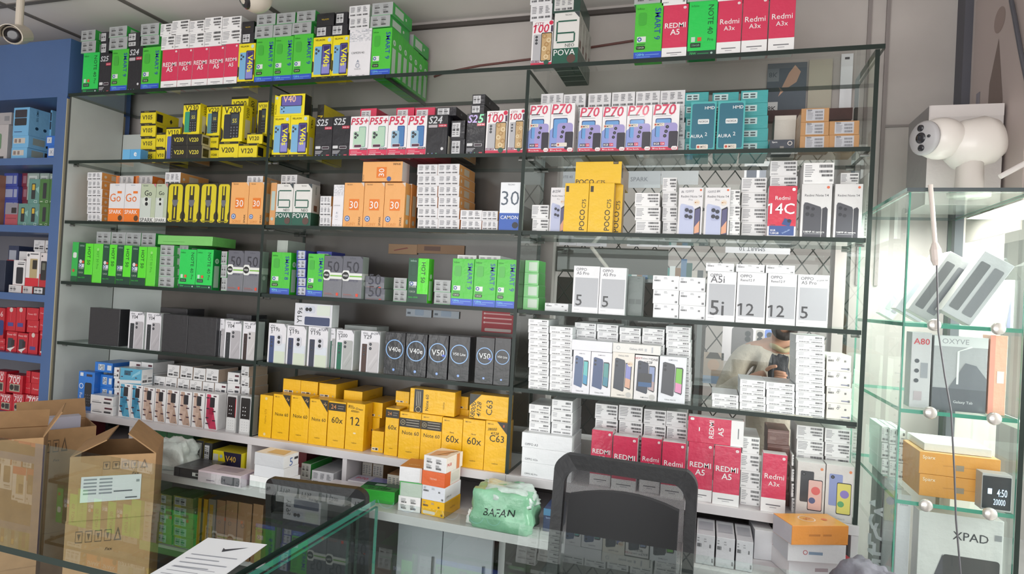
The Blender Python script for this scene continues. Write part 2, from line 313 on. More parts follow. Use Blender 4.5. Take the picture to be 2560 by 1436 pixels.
def vup(t, pc, look, bodyk=0):
    return D(look, 0xf0dd1a, 0xe4d018, 0x2a2920, .055, f=[
        Rc(0, .95, 1, 1, 0x25231a), Tx(t, .5, .85, .78, 0x25231a, 0, .8), RR(.12, .08, .56, .74, pc, 'phone_picture', .12), RR(.4, .1, .84, .78, 0x222428, 'phone_picture', .1), RR(.45, .45, .8, .74, 0x3a444c, 'phone_picture', .1), Tx('5S', .62, .56, .2, 0xe6d84a, 0, 1), Pg([(0, .4), (.1, .3), (.1, .1), (0, 0)], 0x25231a)]
        + [Oc(.48+.14*i, .38-.08*j, .035, 0x6a7078, 'phone_picture') for i in range(3) for j in range(4)], r=[Tx(t, .5, .8, .28, 0x25231a, 90, .8), Rc(.25, .1, .8, .62, 0xcfc8a0, 'side_label'), Oc(.4, .1, .08, 0x25231a, 'badge_print')], kind='feature_phone_box', cat='phone box')
def s25(t='S25', extra=0):
    return D('black phone box with silver lettering', 0x202026, 0x2a2a30, 0x303038, .05, f=[Tx(t, .4, .87, .66, 0xd0d2d6, 0, 2, .18), Rc(.55, .69, .97, .76, 0xc02a48, 'badge_print'), Tx('16GB 256', .76, .725, .34, WH, 0, .8), RR(.06, .2, .36, .27, 0xd8d8da, 'badge_print', .2), RR(.44, .19, .86, .26, 0xc8c8cc, 'badge_print', .2), RR(.46, .2, .84, .25, 0x3a2a34, 'badge_print', .2)]
        + [Rc(.06, .13-.03*i, .5-.06*i, .145-.03*i, 0xb8b8be, 'small_print') for i in range(3)] + [Oc(.1+.2*i, .035, .03, (0x9a9aa0, 0x6a7ab0, 0x5a9a7a)[i], 'badge_print') for i in range(3)] + [Rc(.72, .02, .9, .05, 0xc04a58, 'badge_print')], r=[Rc(.2, .04, .8, .48, 0xcfcabd, 'side_label')])
S24 = s25('S24'); S24['f'] = [o for o in S24['f'] if not (o[0] in 'QR' and o[2] < .3)]+[Oc(.78, .15, .07, 0xd8d8da, 'emblem_print'), RR(.06, .68, .5, .75, 0xb8b0b4, 'badge_print', .2)]; S24['look'] = 'black phone box with white round emblem'
S25C = s25('S25'); S25C['f'] = [Tx('S2', .32, .87, .5, 0xb8a0e0, 0, 2, .18), Tx('5', .75, .87, .26, 0x7fe0a8, 0, 2, .18)]+S25C['f'][1:]; S25C['look'] = 'black phone box with rainbow lettering'
def p55(t, mint=1):
    a, b = (0xb9d8c0, 0x7fb0a0) if mint else (0x9cc0d8, 0x2c4f98)
    return D('white phone box with red base and ' + ('mint' if mint else 'blue') + ' phones', 0xf2eff1, 0xe4e0e2, 0xd83a5c, .05, f=[Rc(0, 0, 1, .175, 0xd83a5c), Rc(.1, .12, .45, .13, 0xf0c0c8, 'small_print'), Rc(.1, .08, .7, .09, 0xf0c0c8, 'small_print'), Tx('POWER', .26, .035, .36, WH, 0, 1), Tx('Pro', .8, .035, .14, WH), Rc(.6, .15, .98, .2, 0x3a3a44, 'badge_print'), Tx('16GB 256', .79, .175, .32, WH, 0, .6), Tx(t, .46 if '+' not in t else .52, .87, .8 if '+' not in t else .92, 0xd02c50, 0, 2, .2)]
        + phone(.5, .22, .88, .74, b, r=.14) + [RR(.53, .24, .85, .72, a if mint else 0x4a7fb8, 'phone_picture', .12)] + phone(.2, .2, .6, .62, a, ((.3, .86, .07), (.3, .64, .07), (.58, .76, .06)), r=.18) + [RR(.26, .21, .68, .29, 0xd9d4d6, 'badge_print', .2), RR(.28, .22, .66, .28, 0x5a2a44, 'badge_print', .2)])
def city(): return D('white phone box with gold phone and crimson number', 0xf3f0f0, 0xe2dede, None, .05, f=[Rc(0, 0, 1, .08, 0xd63a58), Tx('CITY', .34, .93, .44, 0xa02a4c, 0, .6), Tx('100', .46, .825, .7, 0xd42a50, 0, 1.6, .15), Oc(.9, .94, .1, 0xd42a50, 'badge_print'), Rc(.9, .74, .99, .88, 0x402a4c, 'badge_print'), Rc(.03, .085, .42, .135, 0x6a2a58, 'badge_print'), Tx('18GB 128', .22, .11, .34, WH, 0, .6)] + phone(.08, .13, .5, .7, 0xb9b8bc, ((.36, .9, .06), (.36, .78, .06), (.36, .66, .06)), r=.12) + phone(.46, .1, .97, .73, 0x2a2620, r=.1) + [RR(.49, .12, .94, .71, 0xc9a878, 'phone_picture', .09)] + [Oc(.72+.12*math.sin(i*2.1), .2+.09*i, .11, (0xe4d0a8, 0xb08a58)[i % 2], 'phone_picture', .06) for i in range(6)] + [Oc(.75, .08, .12, 0x2c5a4a, 'badge_print')])
def p70(st=0): return D('white phone box with pink lettering and violet phone', 0xf3f0f2, 0xe6e0e0, 0xe8e4e4, .05, f=[Rc(0, 0, 1, .09, 0xd93a5a), Tx('P70', .46, .885, .82, 0xd84a68, 0, 1.6, .15), Rc(.1, .78, .5, .8, 0x3a3a44, 'small_print'), Rc(.1, .745, .7, .755, 0xa5a5aa, 'small_print'), Pg([(0, .2), (.3, .34), (.3, .5), (.05, .3)], 0xe07a68, 'phone_picture'), Pg([(0, .1), (.72, .1), (.72, .5), (.3, .6), (0, .45)], 0x8a9cd8, 'phone_picture')]
        + phone(.12, .3, .72, .7, 0x3a4a78, r=.1) + [RR(.15, .3, .69, .68, 0x6aa0d8, 'phone_picture', .1)] + phone(.3, .12, .95, .6, 0xa39ad0, ((.42, .82, .065), (.36, .62, .065), (.3, .42, .065)), r=.2) + phone(.64, .06, .98, .42, 0x33303c, r=.15) + [Rc(.08, .12, .34, .19, 0x4a3a50, 'badge_print'), Rc(.34, .12, .5, .19, 0xd83a58, 'badge_print'), Tx('8GB', .2, .155, .2, WH, 0, .6), Tx('128', .42, .155, .12, WH, 0, .6), Rc(.06, .04, .1, .07, WH, 'small_print'), Tx('Free Bundle', .33, .05, .42, WH, 0, .5), RR(.76, .02, .98, .1, WH, 'badge_print', .4), Tx('itel', .87, .06, .14, 0xd83a58, 0, .6)]
        + ([RR(.06, .53, .46, .6, 0xe4dcd0, 'sticker', .2), Oc(.13, .565, .04, 0xc8442c, 'sticker'), Tx('MTC', .3, .565, .22, 0x5a4a44, 0, .6)] if st else [RR(.3, .12, .74, .2, 0xe4dcd0, 'sticker', .2), Oc(.38, .16, .04, 0xc8442c, 'sticker')]))
TEAL = 0x2f9aa2
AURA = D('teal phone box with white lettering', 0x2a7288, 0x3a9aa0, 0x46a8ac, .05, f=[Rc(0, 0, 1, 1, 0x4bb0b0, 'border'), RR(.06, .04, .94, .96, 0x266b80, 'border', .08), Tx('HMD', .74, .87, .38, WH, 0, .8), RR(.3, .54, .74, .64, 0xe0e4e4, 'sticker', .2), Tx('NOKIA', .52, .59, .36, 0x3a3a44, 0, .6), Tx('AURA', .28, .29, .5, WH, 0, .5), Tx('2', .64, .33, .09, WH, 0, .5), RR(.28, .02, .74, .12, 0xe4dcd0, 'sticker', .2), Oc(.36, .07, .05, 0xc8442c, 'sticker'), Tx('MTC', .56, .07, .22, 0x5a4a44, 0, .6)])
TEALF = D('teal carton end with white label', 0x3fa6a8, 0x37989c, None, .15, f=[Rc(.06, .35, .6, .85, 0xc4dede, 'barcode_label')]+[Rc(.1+.25*i, .42+.2*j, .28+.25*i, .54+.2*j, 0x4a5a5e, 'barcode_print') for i in range(2) for j in range(2)], kind='flat_phone_box')
SPX = D('brown carton end with pale grey label', 0xb98a58, 0x9c7448, 0xa67c4e, .16, f=bars('b')+[Tx('Sparx', .3, .85, .16, 0x33302c, 0, .5)], kind='flat_phone_box')
def go1(): return D('white and orange phone box with orange lettering', 0xe2e1e3, 0xe6e2de, 0xe4dcd4, .05, f=[Rc(0, 0, 1, .35, 0xee7a22), Tx('TECNO', .5, .955, .28, 0x8aa0b8), Tx('Go', .42, .63, .7, 0xe67424, 0, 0), Rc(.54, .74, .82, .8, 0xee7a22, 'badge_print'), Tx('SPARK', .46, .26, .8, WH, 0, .6), Oc(.8, .1, .14, 0x5a3a1c, 'badge_print')])
def go2(): return D('pale green phone box with twin lens picture', 0xb9c4a8, 0xb4bfa4, 0xc0c8b0, .05, f=[Rc(0, 0, 1, .13, 0xe8e8e4, 'white_band'), Rc(0, .13, .72, .64, 0xc8d0c8, 'phone_picture'), Oc(.36, .55, .24, 0xd6dcd4, 'phone_picture'), Oc(.4, .6, .1, 0x1d1f20, 'phone_picture'), Oc(.42, .48, .1, 0x1d1f20, 'phone_picture'), Tx('TECNO', .3, .95, .34, 0x55605a), Tx('Go', .5, .76, .48, 0x23282a, 0, 0), Tx('SPARK', .48, .065, .88, 0x23282a, 0, .4), Pg([(.82, 1), (1, 1), (1, .9)], 0xc87888)])
TRF = D('yellow phone box with black armour stripes', 0x2a2814, 0x222014, 0x222014, .05, f=[RR(.06, .03, .94, .97, 0xd9c81c, 'panel', .2), Rc(.34, .03, .64, .92, 0x2c2a18), Rc(.42, .7, .54, .94, 0xd9c81c, 'panel'), Rc(.45, .12, .53, .4, 0xd9c81c, 'panel'), Pg([(.3, .58), (.7, .58), (.64, .46), (.5, .4), (.36, .46)], 0x6a6c74, 'emblem_print'), Rc(.2, .045, .8, .075, 0x2c2a18, 'small_print'), Tx('TRANSFORMERS', .5, .06, .66, 0xd9c81c, 0, .6), Pg([(.06, .3), (.14, .22), (.14, .12), (.06, .1)], 0x2c2a18), Pg([(.94, .3), (.86, .22), (.86, .12), (.94, .1)], 0x2c2a18)])
def sp30(): return D('peach phone box with orange number square', 0xf0ae68, 0xe2a45c, 0xe6b078, .05, f=[Tx('TECNO', .26, .955, .3, 0x5a4a30), Pg([(.84, 1), (1, 1), (1, .9)], 0xd8cac0), Rc(.28, .38, .78, .63, 0xe97e26, 'badge_print'), Tx('30', .52, .5, .42, WH, 0, 0), Oc(.22, .19, .13, 0x4a6aa8, 'badge_print'), Oc(.22, .19, .09, 0xc8d4e4, 'badge_print', .05), Tx('SPARK', .84, .14, .2, 0x4a3520, 90, .4), Tx('SONY', .4, .07, .5, 0xe09a52)], r=[Rc(.25, .3, .8, .75, 0xc8d0c0, 'side_label'), Oc(.5, .15, .2, 0xc8d8d0, 'badge_print')])
SP30L = D('peach phone box lying sideways', 0xf0ae68, 0xd8d4d2, 0xe6b078, .06, f=[Rc(.36, .18, .61, .72, 0xe97e26, 'badge_print'), Tx('30', .485, .45, .4, WH, 90, 0), Oc(.68, .13, .055, 0x4a6aa8, 'badge_print'), Tx('SPARK', .86, .87, .2, 0x4a3520, 180, .4), Tx('TECNO', .03, .2, .3, 0x5a4a30, 90)])
OTL = D('carton end with orange corner and print', 0xc9c5c4, 0xe07a30, 0xd88a50, .15, f=[Rc(0, 0, .2, 1, 0xe07a30)]+bars('t'), kind='flat_phone_box', r=[Oc(.3, .5, .12, 0xf0b080, 'badge_print')])
def pova(): return D('off-white phone box with dark green base', 0xe3e1dd, 0xbfbdb6, 0x23443a, .055, f=[Rc(0, 0, 1, .32, 0x1d5a48), Tx('TECNO', .56, .95, .28, 0x4a4a48, 0, .3), Pg([(.78, 1), (1, 1), (1, .88)], 0x3a4448), Rc(.16, .82, .9, .848, 0x1d5a48, 'numeral'), Rc(.1, .46, .155, .83, 0x1d5a48, 'numeral'), Rc(.14, .42, .82, .448, 0x1d5a48, 'numeral'), Rc(.8, .44, .855, .6, 0x1d5a48, 'numeral'), Rc(.14, .595, .82, .623, 0x1d5a48, 'numeral'), Tx('NEO', .66, .37, .36, 0x3a4a44, 0, 0), Tx('POVA', .46, .24, .84, WH, 0, 0), Oc(.74, .115, .17, 0x5a4038, 'badge_print')], r=[Tx('POVA', .5, .86, .18, 0x5a6a60, 90), Rc(0, 0, 1, .32, 0x1d4a3c), Rc(.3, .36, .7, .5, 0x6a4838, 'badge_print')])
def cam40(): 
    rnd = random.Random(3); o = []
    for i in range(11):
        for j in range(9):
            if rnd.random() < .62: o.append(Rc(i/11+.01, .74+j*.027, i/11+rnd.uniform(.04, .1), .756+j*.027, rnd.choice((0xaeb2bb, 0xc5c8ce, 0xd6d8dc)), 'mosaic_print'))
    return D('white phone box with grey mosaic print', 0xeceaee, 0xd9d8dc, None, .05, f=o+[Tx('CAMON 40', .44, .5, .58, 0x55585e, 0, 0), Oc(.46, .24, .09, 0x8a94a8, 'emblem_print', .07), Pg([(.4, .29), (.46, .36), (.52, .29), (.46, .32)], 0x8a94a8, 'emblem_print'), Tx('TECNO AI', .46, .165, .28, 0x6a6c74), Rc(.06, .03, .25, .04, 0x9a9aa0, 'small_print'), Rc(.4, .03, .55, .04, 0x9a9aa0, 'small_print'), Rc(.7, .03, .8, .04, 0x9a9aa0, 'small_print')])
CAM30 = D('white and blue phone box with large outlined number', 0xeef0f4, 0xc9d4cf, None, .05, f=[Rc(0, 0, 1, .36, 0x3a62b8), Tx('TECNO', .52, .95, .34, 0x6a6e78), Tx('30', .5, .67, .86, 0x55606e, 0, -.6), Tx('CAMON', .5, .27, .86, WH, 0, .3), Oc(.8, .11, .15, 0x2a2c34, 'badge_print')])
POCO = D('deep yellow phone box with vertical black lettering', 0xf0c01a, 0xc8a060, 0xd8b838, .05, f=[Rc(.05, .82, .17, .94, 0x3a3020, 'badge_print'), Tx('POCO', .77, .25, .42, 0x1d1a14, 90, .9), Tx('C75', .82, .58, .18, 0x1d1a14, 90, .3)])
POCOL = D('large deep yellow phone box lying sideways', 0xf0c01a, 0xc8a888, 0xd8b838, .1, f=[Tx('POCO', .22, .07, .4, 0x1d1a14, 0, .9), Tx('C75', .57, .05, .18, 0x1d1a14, 0, .3), Rc(.82, .88, .93, 1, 0x3a3020, 'badge_print'), Tx('POCO', .875, .94, .08, 0xd8c080, 0, .5)], r=[Rc(.05, .3, .2, .9, 0x4a3420, 'side_label')])
def rn14(): return D('white phone box with dark grey phone picture', 0xe4e2e2, 0xcfcdcd, None, .05, f=[Oc(.87, .935, .05, 0xe0704c, 'emblem_print'), Tx('Redmi Note 14', .5, .785, .78, 0x5a5a5e, 0, .3), Pg([(.08, 0), (.08, .6), (.12, .65), (.2, .65), (.64, .57), (.68, .52), (.68, 0)], 0x515158, 'phone_picture'), Pg([(.7, 0), (.7, .54), (.82, .57), (.88, .53), (.88, 0)], 0x43434a, 'phone_picture'), Oc(.22, .55, .07, 0x33333a, 'phone_picture'), Oc(.22, .43, .07, 0x33333a, 'phone_picture'), Oc(.4, .53, .06, 0x33333a, 'phone_picture'), Oc(.38, .41, .07, 0x3a3a40, 'phone_picture'), Tx('108MP AI camera', .46, .1, .68, WH, 0, .8), Rc(.14, .06, .74, .066, 0xc8c8cc, 'small_print')])
def rn14p(n, nt): return D('white phone box with lilac phone'+nt, 0xe9e6e8, 0xd5d3d4, None, .05, f=[Oc(.9, .945, .045, 0xe0704c, 'emblem_print'), Tx(n, .36, .915, .5, 0x2c2c40, 4, .2, .3), Tx('Redmi Note 14', .52, .81, .84, 0x5a5a5e, 0, .3), Tx('Pro', .5, .74, .16, 0x85858a), Pg([(.08, 0), (.08, .6), (.12, .65), (.2, .65), (.6, .6), (.66, .55), (.66, 0)], 0xc0c6e2, 'phone_picture'), Pg([(.68, 0), (.68, .54), (.9, .6), (.93, .56), (.93, 0)], 0x2c2c38, 'phone_picture'), Pg([(.7, .02), (.7, .52), (.9, .56), (.9, .02)], 0x5d5a80, 'phone_picture'), Pg([(.7, .16), (.9, .3), (.9, .05), (.7, .02)], 0xe4a888, 'phone_picture'), RR(.26, .3, .62, .6, 0xaeb4d4, 'phone_picture', .25)] + [Oc(u, v, .085, 0x3a3c48, 'phone_picture') for u, v in ((.36, .52), (.52, .49), (.36, .39), (.52, .37))] + [Oc(.76, .68, .12, 0xe8dccc, 'sticker'), Tx('MTC', .76, .68, .17, 0xd08030, 0, 1)])
R14C = D('red phone box with large white number and blue card', 0xd6344c, 0xe2dedf, None, .05, f=[RR(.82, .9, .94, .96, WH, 'emblem_print', .4), Tx('Redmi', .5, .76, .52, WH, 0, .3), Tx('14C', .5, .55, .86, WH, 0, 1), Pg([(.5, .24), (.6, .36), (.85, .32), (.78, .2)], 0x35508a, 'phone_picture'), Oc(.76, .31, .07, 0x2a2c40, 'phone_picture'), Rc(0, 0, 1, .2, 0xeae6ea, 'white_band'), RR(.06, .02, .94, .21, 0x3d5896, 'price_card', .06), Tx('8GB', .2, .12, .18, WH, 0, .5), Tx('128GB', .26, .065, .3, WH, 0, .5), Tx('5160mAh', .66, .1, .3, 0xb8d0f0, 30, .3), Tx('NEW', .2, .225, .16, 0x55505a)])
def oppo(a, b, n, note=None, look=None): 
    return D(look or 'white phone box with grey panel and number', 0xe9e9ec, 0xc9ced0, 0xdcdde0, .05, f=[Rc(.08, .13, .96, .75, 0xb2b4b9), Tx(a, .3, .925, .4, 0x4a4a50, 0, .2), Tx(b, .36, .845, .48, 0x4a4a50, 0, .2), Tx(n, .12+.13*len(n), .27, .24*len(n), 0x26282c, 0, .8), Rc(.08, .07, .28, .075, 0x9a9a9e, 'small_print')] + ([Tx(note, .78, .9, .36, 0x2c2c34, 6, .1, .3)] if note else []))
def opl(t): return D('long white carton with grey model print', 0xeff0f3, 0xd6d8da, 0xdadcde, .17, f=[Tx(t, .2, .22, .26, 0x55585e, 0, .3)], kind='flat_phone_box')
def vivo(t, note, a, b, look, two=0, c=0xe3e1e6):
    o = [Tx('vivo', .24, .945, .26, 0x55585e, 0, .4), Tx(t, .36, .855, .12*len(t)+.06, 0x33353a, 0, .5), Pg([(.86, 1), (1, 1), (1, .9)], 0x85868a)]
    if note: o.append(Tx(note, .72 if len(note) > 2 else .2, .945 if len(note) > 2 else .78, min(.4, .075*len(note)), 0x2a2c40, 6, .2, .3))
    o += phone(.1, 0, .36, .68, a, ((.46, .87, .045), (.46, .76, .045), (.46, .62, .05)), r=.1)
    if two: o += [Rc(.4, 0, .98, .3, 0xd3dcc8, 'phone_picture'), Rc(.4, .3, .98, .5, 0xd8dee6, 'phone_picture'), RR(.48, .44, .78, .72, 0xd0d0d8, 'phone_picture', .3), Oc(.62, .65, .08, 0x202228, 'phone_picture'), Oc(.62, .53, .08, 0x202228, 'phone_picture')]
    else: o += phone(.42, 0, .96, .74, b, ((.22, .92, .07), (.22, .78, .07)), r=.14) + [Pg([(.5, .1), (.9, .42), (.9, .5), (.5, .18)], b+0x0a0a0a, 'phone_picture'), Pg([(.6, .05), (.92, .3), (.92, .34), (.6, .09)], b-0x0a0a0a, 'phone_picture')]
    return D(look, c, 0xd2d8d6, 0xcfd2d2, .05, f=o)
VBK = D('plain black phone box', 0x26262a, 0x2c2c30, 0x34343a, .05, coat=.5)
def v50(t, sub=None): return D('black phone box with glowing ring print', 0x1f1f23, 0x28282d, 0x303036, .06, f=[Oc(.5, .6, .44, 0x4f8fd6, 'ring_print', .395), Oc(.5, .6, .425, 0xc4e2f6, 'ring_print', .41), Tx('vivo', .3, .92, .24, 0x5a5c62, 0, .4), Tx(t, .5, .6, .62, 0xe6e8ea, 0, .7), Oc(.5, .12, .06, 0x7aa4e8, 'badge_print'), Tx('AI', .5, .12, .05, WH)] + ([Rc(.42, .54, .75, .548, 0x8a8c92, 'small_print'), Rc(.72, .52, .86, .565, 0x3a5ad0, 'badge_print')] if sub else []), coat=.5)
def gal(t, back, scr, look, c=0xeceaf0, art=0, note=None):
    o = [Tx('SAMSUNG' if not art else t, .5, .93, .34 if not art else .46, 0x6a6c74, 0, .4), Tx(t if not art else 'SAMSUNG', .46, .06, .42 if not art else .34, 0x55585e, 0, .3),
         Pg([(.1, .2), (.13, .86), (.2, .88), (.56, .84), (.6, .78), (.58, .17), (.54, .14)], back, 'phone_picture'), Oc(.22, .8, .055, 0x23252c, 'phone_picture'), Oc(.22, .71, .055, 0x23252c, 'phone_picture'),
         Pg([(.6, .24), (.62, .78), (.86, .78), (.9, .75), (.88, .22), (.85, .19)], 0x2a2c34, 'phone_picture'), Pg([(.62, .25), (.64, .76), (.86, .75), (.85, .22)], scr[0], 'phone_picture'), Pg([(.62, .25), (.63, .45), (.86, .42), (.85, .22)], scr[1], 'phone_picture')]
    if art: o += [Oc(.8, .08, .12, 0xc4c2be, 'sticker'), Oc(.82, .76, .12, 0xe4d4c0, 'sticker'), Tx('MTC', .82, .76, .18, 0xc0703a, 0, 1)] if art == 1 else [Tx('NEXT', .14, .93, .3, 0xb84a50, 0, .5), Tx('ONE', .84, .92, .28, 0x2c2c34, 0, .5), Oc(.8, .08, .12, 0xc4c2be, 'sticker'), RR(.16, .3, .76, .6, 0x23252c, 'sticker', .06), Rc(.18, .3, .74, .4, 0x2f5a8a, 'sticker'), Tx(note, .56, .85, .36, 0x24262c, 0, .3, .3)]
    return D(look, c, 0xd6d9da, 0xd8dadc, .055, f=o)
GALT = D('long white lid box lying across', 0xe8e8ee, 0xd2d4d8, 0xd0d2d6, .06)
GALT2 = D('cream phone box lying across the row', 0xe6e4e0, 0xd2d2d0, None, .06, f=[Tx('Galaxy A05', .5, .45, .28, 0x77787e, 0, .3), Oc(.12, .5, .04, 0xb8bac0, 'badge_print', .03), Rc(.68, .3, .72, .6, 0xb8bac0, 'small_print'), Rc(.82, .2, .85, .8, 0xb8bac0, 'small_print')])
YR = 0xf4bb10
def real(t, wd, look, extra=(), v=.56, b=.3): return D(look, YR, 0xe2a80c, 0xd8a83c, .06, f=[Tx(t, .54, v, wd, 0x26200e, 0, b), Tx('realme', .5, .16, .28, 0x8a6a10, 0, .5), Rc(.1, .93, .2, .955, 0x9a7410, 'small_print'), Rc(.22, .935, .36, .95, 0xb08818, 'small_print')]+list(extra), r=[Tx('realme', .5, .5, .2, 0xb08010, 90, .3)])
tri = [Pg([(.55, 1), (1, 1), (1, .74)], 0x2b251c, 'corner_flash'), Tx('24', .86, .91, .16, 0xd8b070, -40, .8)]
band24 = [Rc(0, .8, 1, .97, 0x2b251c, 'corner_flash'), Tx('24', .3, .885, .3, 0xd08a50, 0, .6), Rc(.54, .9, .9, .92, 0x77706a, 'small_print'), Rc(.54, .85, .86, .87, 0x77706a, 'small_print')]
band2 = [Rc(0, .68, 1, .87, 0x2b251c, 'corner_flash'), Oc(.16, .775, .11, 0xc8b890, 'badge_print', .095), Tx('24', .16, .775, .1, 0xc8b890), *[Rc(.32, .83-.055*i, .92, .84-.055*i, 0xc8c0b0, 'small_print') for i in range(3)]]
N60 = real('Note 60', .76, 'yellow phone box with dark corner triangle', tri)
N60B = real('Note 60', .78, 'yellow phone box with dark information band', band2)
R60X = real('60x', .64, 'yellow phone box with large number and plain top', [Tx('Note', .5, .7, .2, 0x26200e, 0, .3)])
R60XB = real('60x', .64, 'yellow phone box with dark top band', band24, .6)
R12 = real('12', .44, 'yellow phone box with handwritten note and number', [Tx('8/256 Green', .5, .9, .8, 0x24200e, -6, .2, .3), Tx('60000/-', .5, .83, .46, 0x24200e, -4, .2, .3), RR(.44, .35, .58, .38, 0xf0e0c0, 'sticker', .3)], .62)
C63 = real('C63', .66, 'yellow phone box with handwritten price', [Pg([(.52, 1), (1, 1), (1, .76)], 0x2b251c, 'corner_flash'), Rc(.8, .9, .86, .95, 0xc05a3a, 'badge_print'), Tx('38000', .32, .84, .4, 0x24200e, 4, .3, .3), Tx('4/128', .44, .76, .36, 0x24200e, 0, .3, .3)], .66)
C63L = D('yellow phone box lying sideways with handwritten price', YR, 0xe2a80c, 0xd8a83c, .06, f=[Pg([(0, 1), (.3, 1), (0, .5)], 0x2b251c, 'corner_flash'), Tx('C63', .52, .5, .6, 0x26200e, 90, .2), Tx('38000', .1, .34, .42, 0x24200e, 84, .3, .3), Tx('4/128', .25, .4, .36, 0x24200e, 88, .3, .3)])
N60L = D('yellow phone box lying sideways with dark strip', YR, 0xe2a80c, 0xd8a83c, .06, f=[Rc(.1, .02, .3, .98, 0x2b251c, 'corner_flash'), Oc(.2, .14, .06, 0xc8b890, 'badge_print', .05), *[Rc(.15+.04*i, .28, .16+.04*i, .9, 0xc8c0b0, 'small_print') for i in range(3)], Tx('Note 60', .39, .46, .66, 0x26200e, 90, .3), Tx('realme', .76, .4, .3, 0x8a6a10, 90, .3)])
RYL = D('yellow carton end with small white label', YR, 0xe0ac20, 0xb98c34, .165, f=[Rc(.06, .08, .6, .22, 0xe6dcc8, 'barcode_label'), Rc(.1, .12, .3, .18, 0x77706a, 'barcode_print'), Rc(.36, .1, .54, .2, 0x3a342c, 'barcode_print'), Rc(.8, .12, .88, .2, 0xc8b890, 'barcode_print')], r=[Tx('realme Note', .5, .5, .3, 0xb08010, 0, .3)], kind='flat_phone_box')
RYS = D('yellow phone box turned edge-on', YR, 0xeab212, 0xd8a83c, .085, f=[Tx('realme GT6', .5, .5, .34, 0xb08010, 90, .3), Oc(.5, .92, .1, 0xe8d090, 'badge_print'), Oc(.5, .08, .1, 0xe8d090, 'badge_print')])
# feature phones
FUN = D('blue phone box with black keypad phone', 0x2c76cc, 0x2468bc, None, .045, f=[RR(.42, .1, .86, .72, 0x23252c, 'phone_picture', .2), Tx('Fun 101', .2, .26, .36, WH, -90, .3), Oc(.2, .62, .13, WH, 'emblem_print', .1), Rc(.1, .88, .3, .97, 0xd8dce4, 'badge_print'), Rc(.5, .88, .86, .94, 0x3a3440, 'badge_print')]+[Oc(.5+.13*i, .4-.07*j, .03, 0x6a6c74, 'phone_picture') for i in range(3) for j in range(4)], kind='feature_phone_box')
FUNL = D('blue carton end with white code squares', 0x2c76cc, 0x2468bc, 0x3a7cc8, .13, f=[Rc(.2, .2, .56, .8, 0xd3dbe4, 'barcode_label'), Rc(.72, .25, .95, .75, 0xd3dbe4, 'barcode_label')]+[Rc(.23+.08*i, .26+.13*j, .28+.08*i, .34+.13*j, 0x44484e, 'barcode_print') for i in range(4) for j in range(4) if (i*j+i) % 3 != 1], kind='feature_phone_box')
def nok(a, b, look): return D(look, 0xeae8e8, 0xe4e2e2, None, .05, f=[Pg([(.1, .98), (.4, .98), (.98, .02), (.4, .02)], a, 'phone_picture'), Pg([(.1, .98), (.1, .3), (.4, .02), (.6, .4)], b, 'phone_picture'), RR(.36, .62, .74, .9, 0x2c2a30, 'phone_picture', .1), RR(.3, .42, .7, .6, b-0x101010, 'phone_picture', .1)]+[Rc(u, v, u+.24, v+.035, 0x4a2a38, 'tape_strip') for u, v in ((.06, .86), (.62, .92), (.1, .56), (.6, .5), (.08, .3), (.62, .24), (.1, .14))]+[Tx('HMD', .78, .06, .16, 0x6a6c74, 0, .4)], kind='feature_phone_box')
NKT, NKB, NKR = nok(0x5aa8c8, 0x3d8cb0, 'white and teal keypad phone box'), nok(0xb89a88, 0xd0b4a4, 'white and beige keypad phone box'), nok(0xc83a5c, 0xb02c50, 'white and crimson keypad phone box')
NKTL = D('teal keypad phone box lying sideways', 0x5aa8c8, 0xe6e4e4, 0xb0c4cc, .06, f=[Pg([(0, 0), (1, .1), (1, .3), (0, .2)], 0xdcdedf, 'phone_picture'), RR(.2, .55, .5, .85, 0x2c5a70, 'phone_picture', .1), Pg([(.55, .4), (.95, .75), (.95, .95), (.6, .6)], 0x8cc4d8, 'phone_picture')]+[Rc(.06+.22*i, .4+.2*(i % 3), .14+.22*i, .46+.2*(i % 3), 0x4a2a38, 'tape_strip') for i in range(4)], r=bars('c')[1:], kind='feature_phone_box')
WCL = D('white carton end with round stamp', 0xe6e4e4, 0xc8b09c, 0xa8a4a0, .12, f=bars('c'), kind='feature_phone_box')
WNL = D('white carton end with dark red tape', 0xe6e4e4, 0xd8d8da, 0xb8c4cc, .12, f=[Rc(.62, .62, .95, .8, 0x5a2a38, 'tape_strip'), Rc(.08, .2, .5, .3, 0x77787c, 'barcode_print'), Rc(.1, .4, .4, .44, 0xa5a5aa, 'barcode_print'), Rc(.6, .2, .9, .4, 0x44464c, 'barcode_print')], kind='feature_phone_box')
def blis(dark): return D('clear blister box with '+('red-edged' if dark else 'grey')+' keypad phone', 0xc9c8c8, 0xbfbfc0, None, .045, f=[RR(.08, .12, .9, .95, 0x2b2528 if dark else 0x2e2c2c, 'phone_picture', .08), RR(.08, .06, .9, .4, 0xe4e4e4, 'phone_picture', .1), Rc(.86, .42, .92, .9, 0xc8303c if dark else 0x4a4a4c, 'phone_picture')]+[Oc(.3+.2*i, .7-.1*j, .045, 0xd8d8da, 'phone_picture') for i in range(2) for j in range(3)]+[Oc(.28+.22*i, .32-.07*j, .03, 0xb8b8ba, 'phone_picture') for i in range(3) for j in range(4)], kind='feature_phone_box')
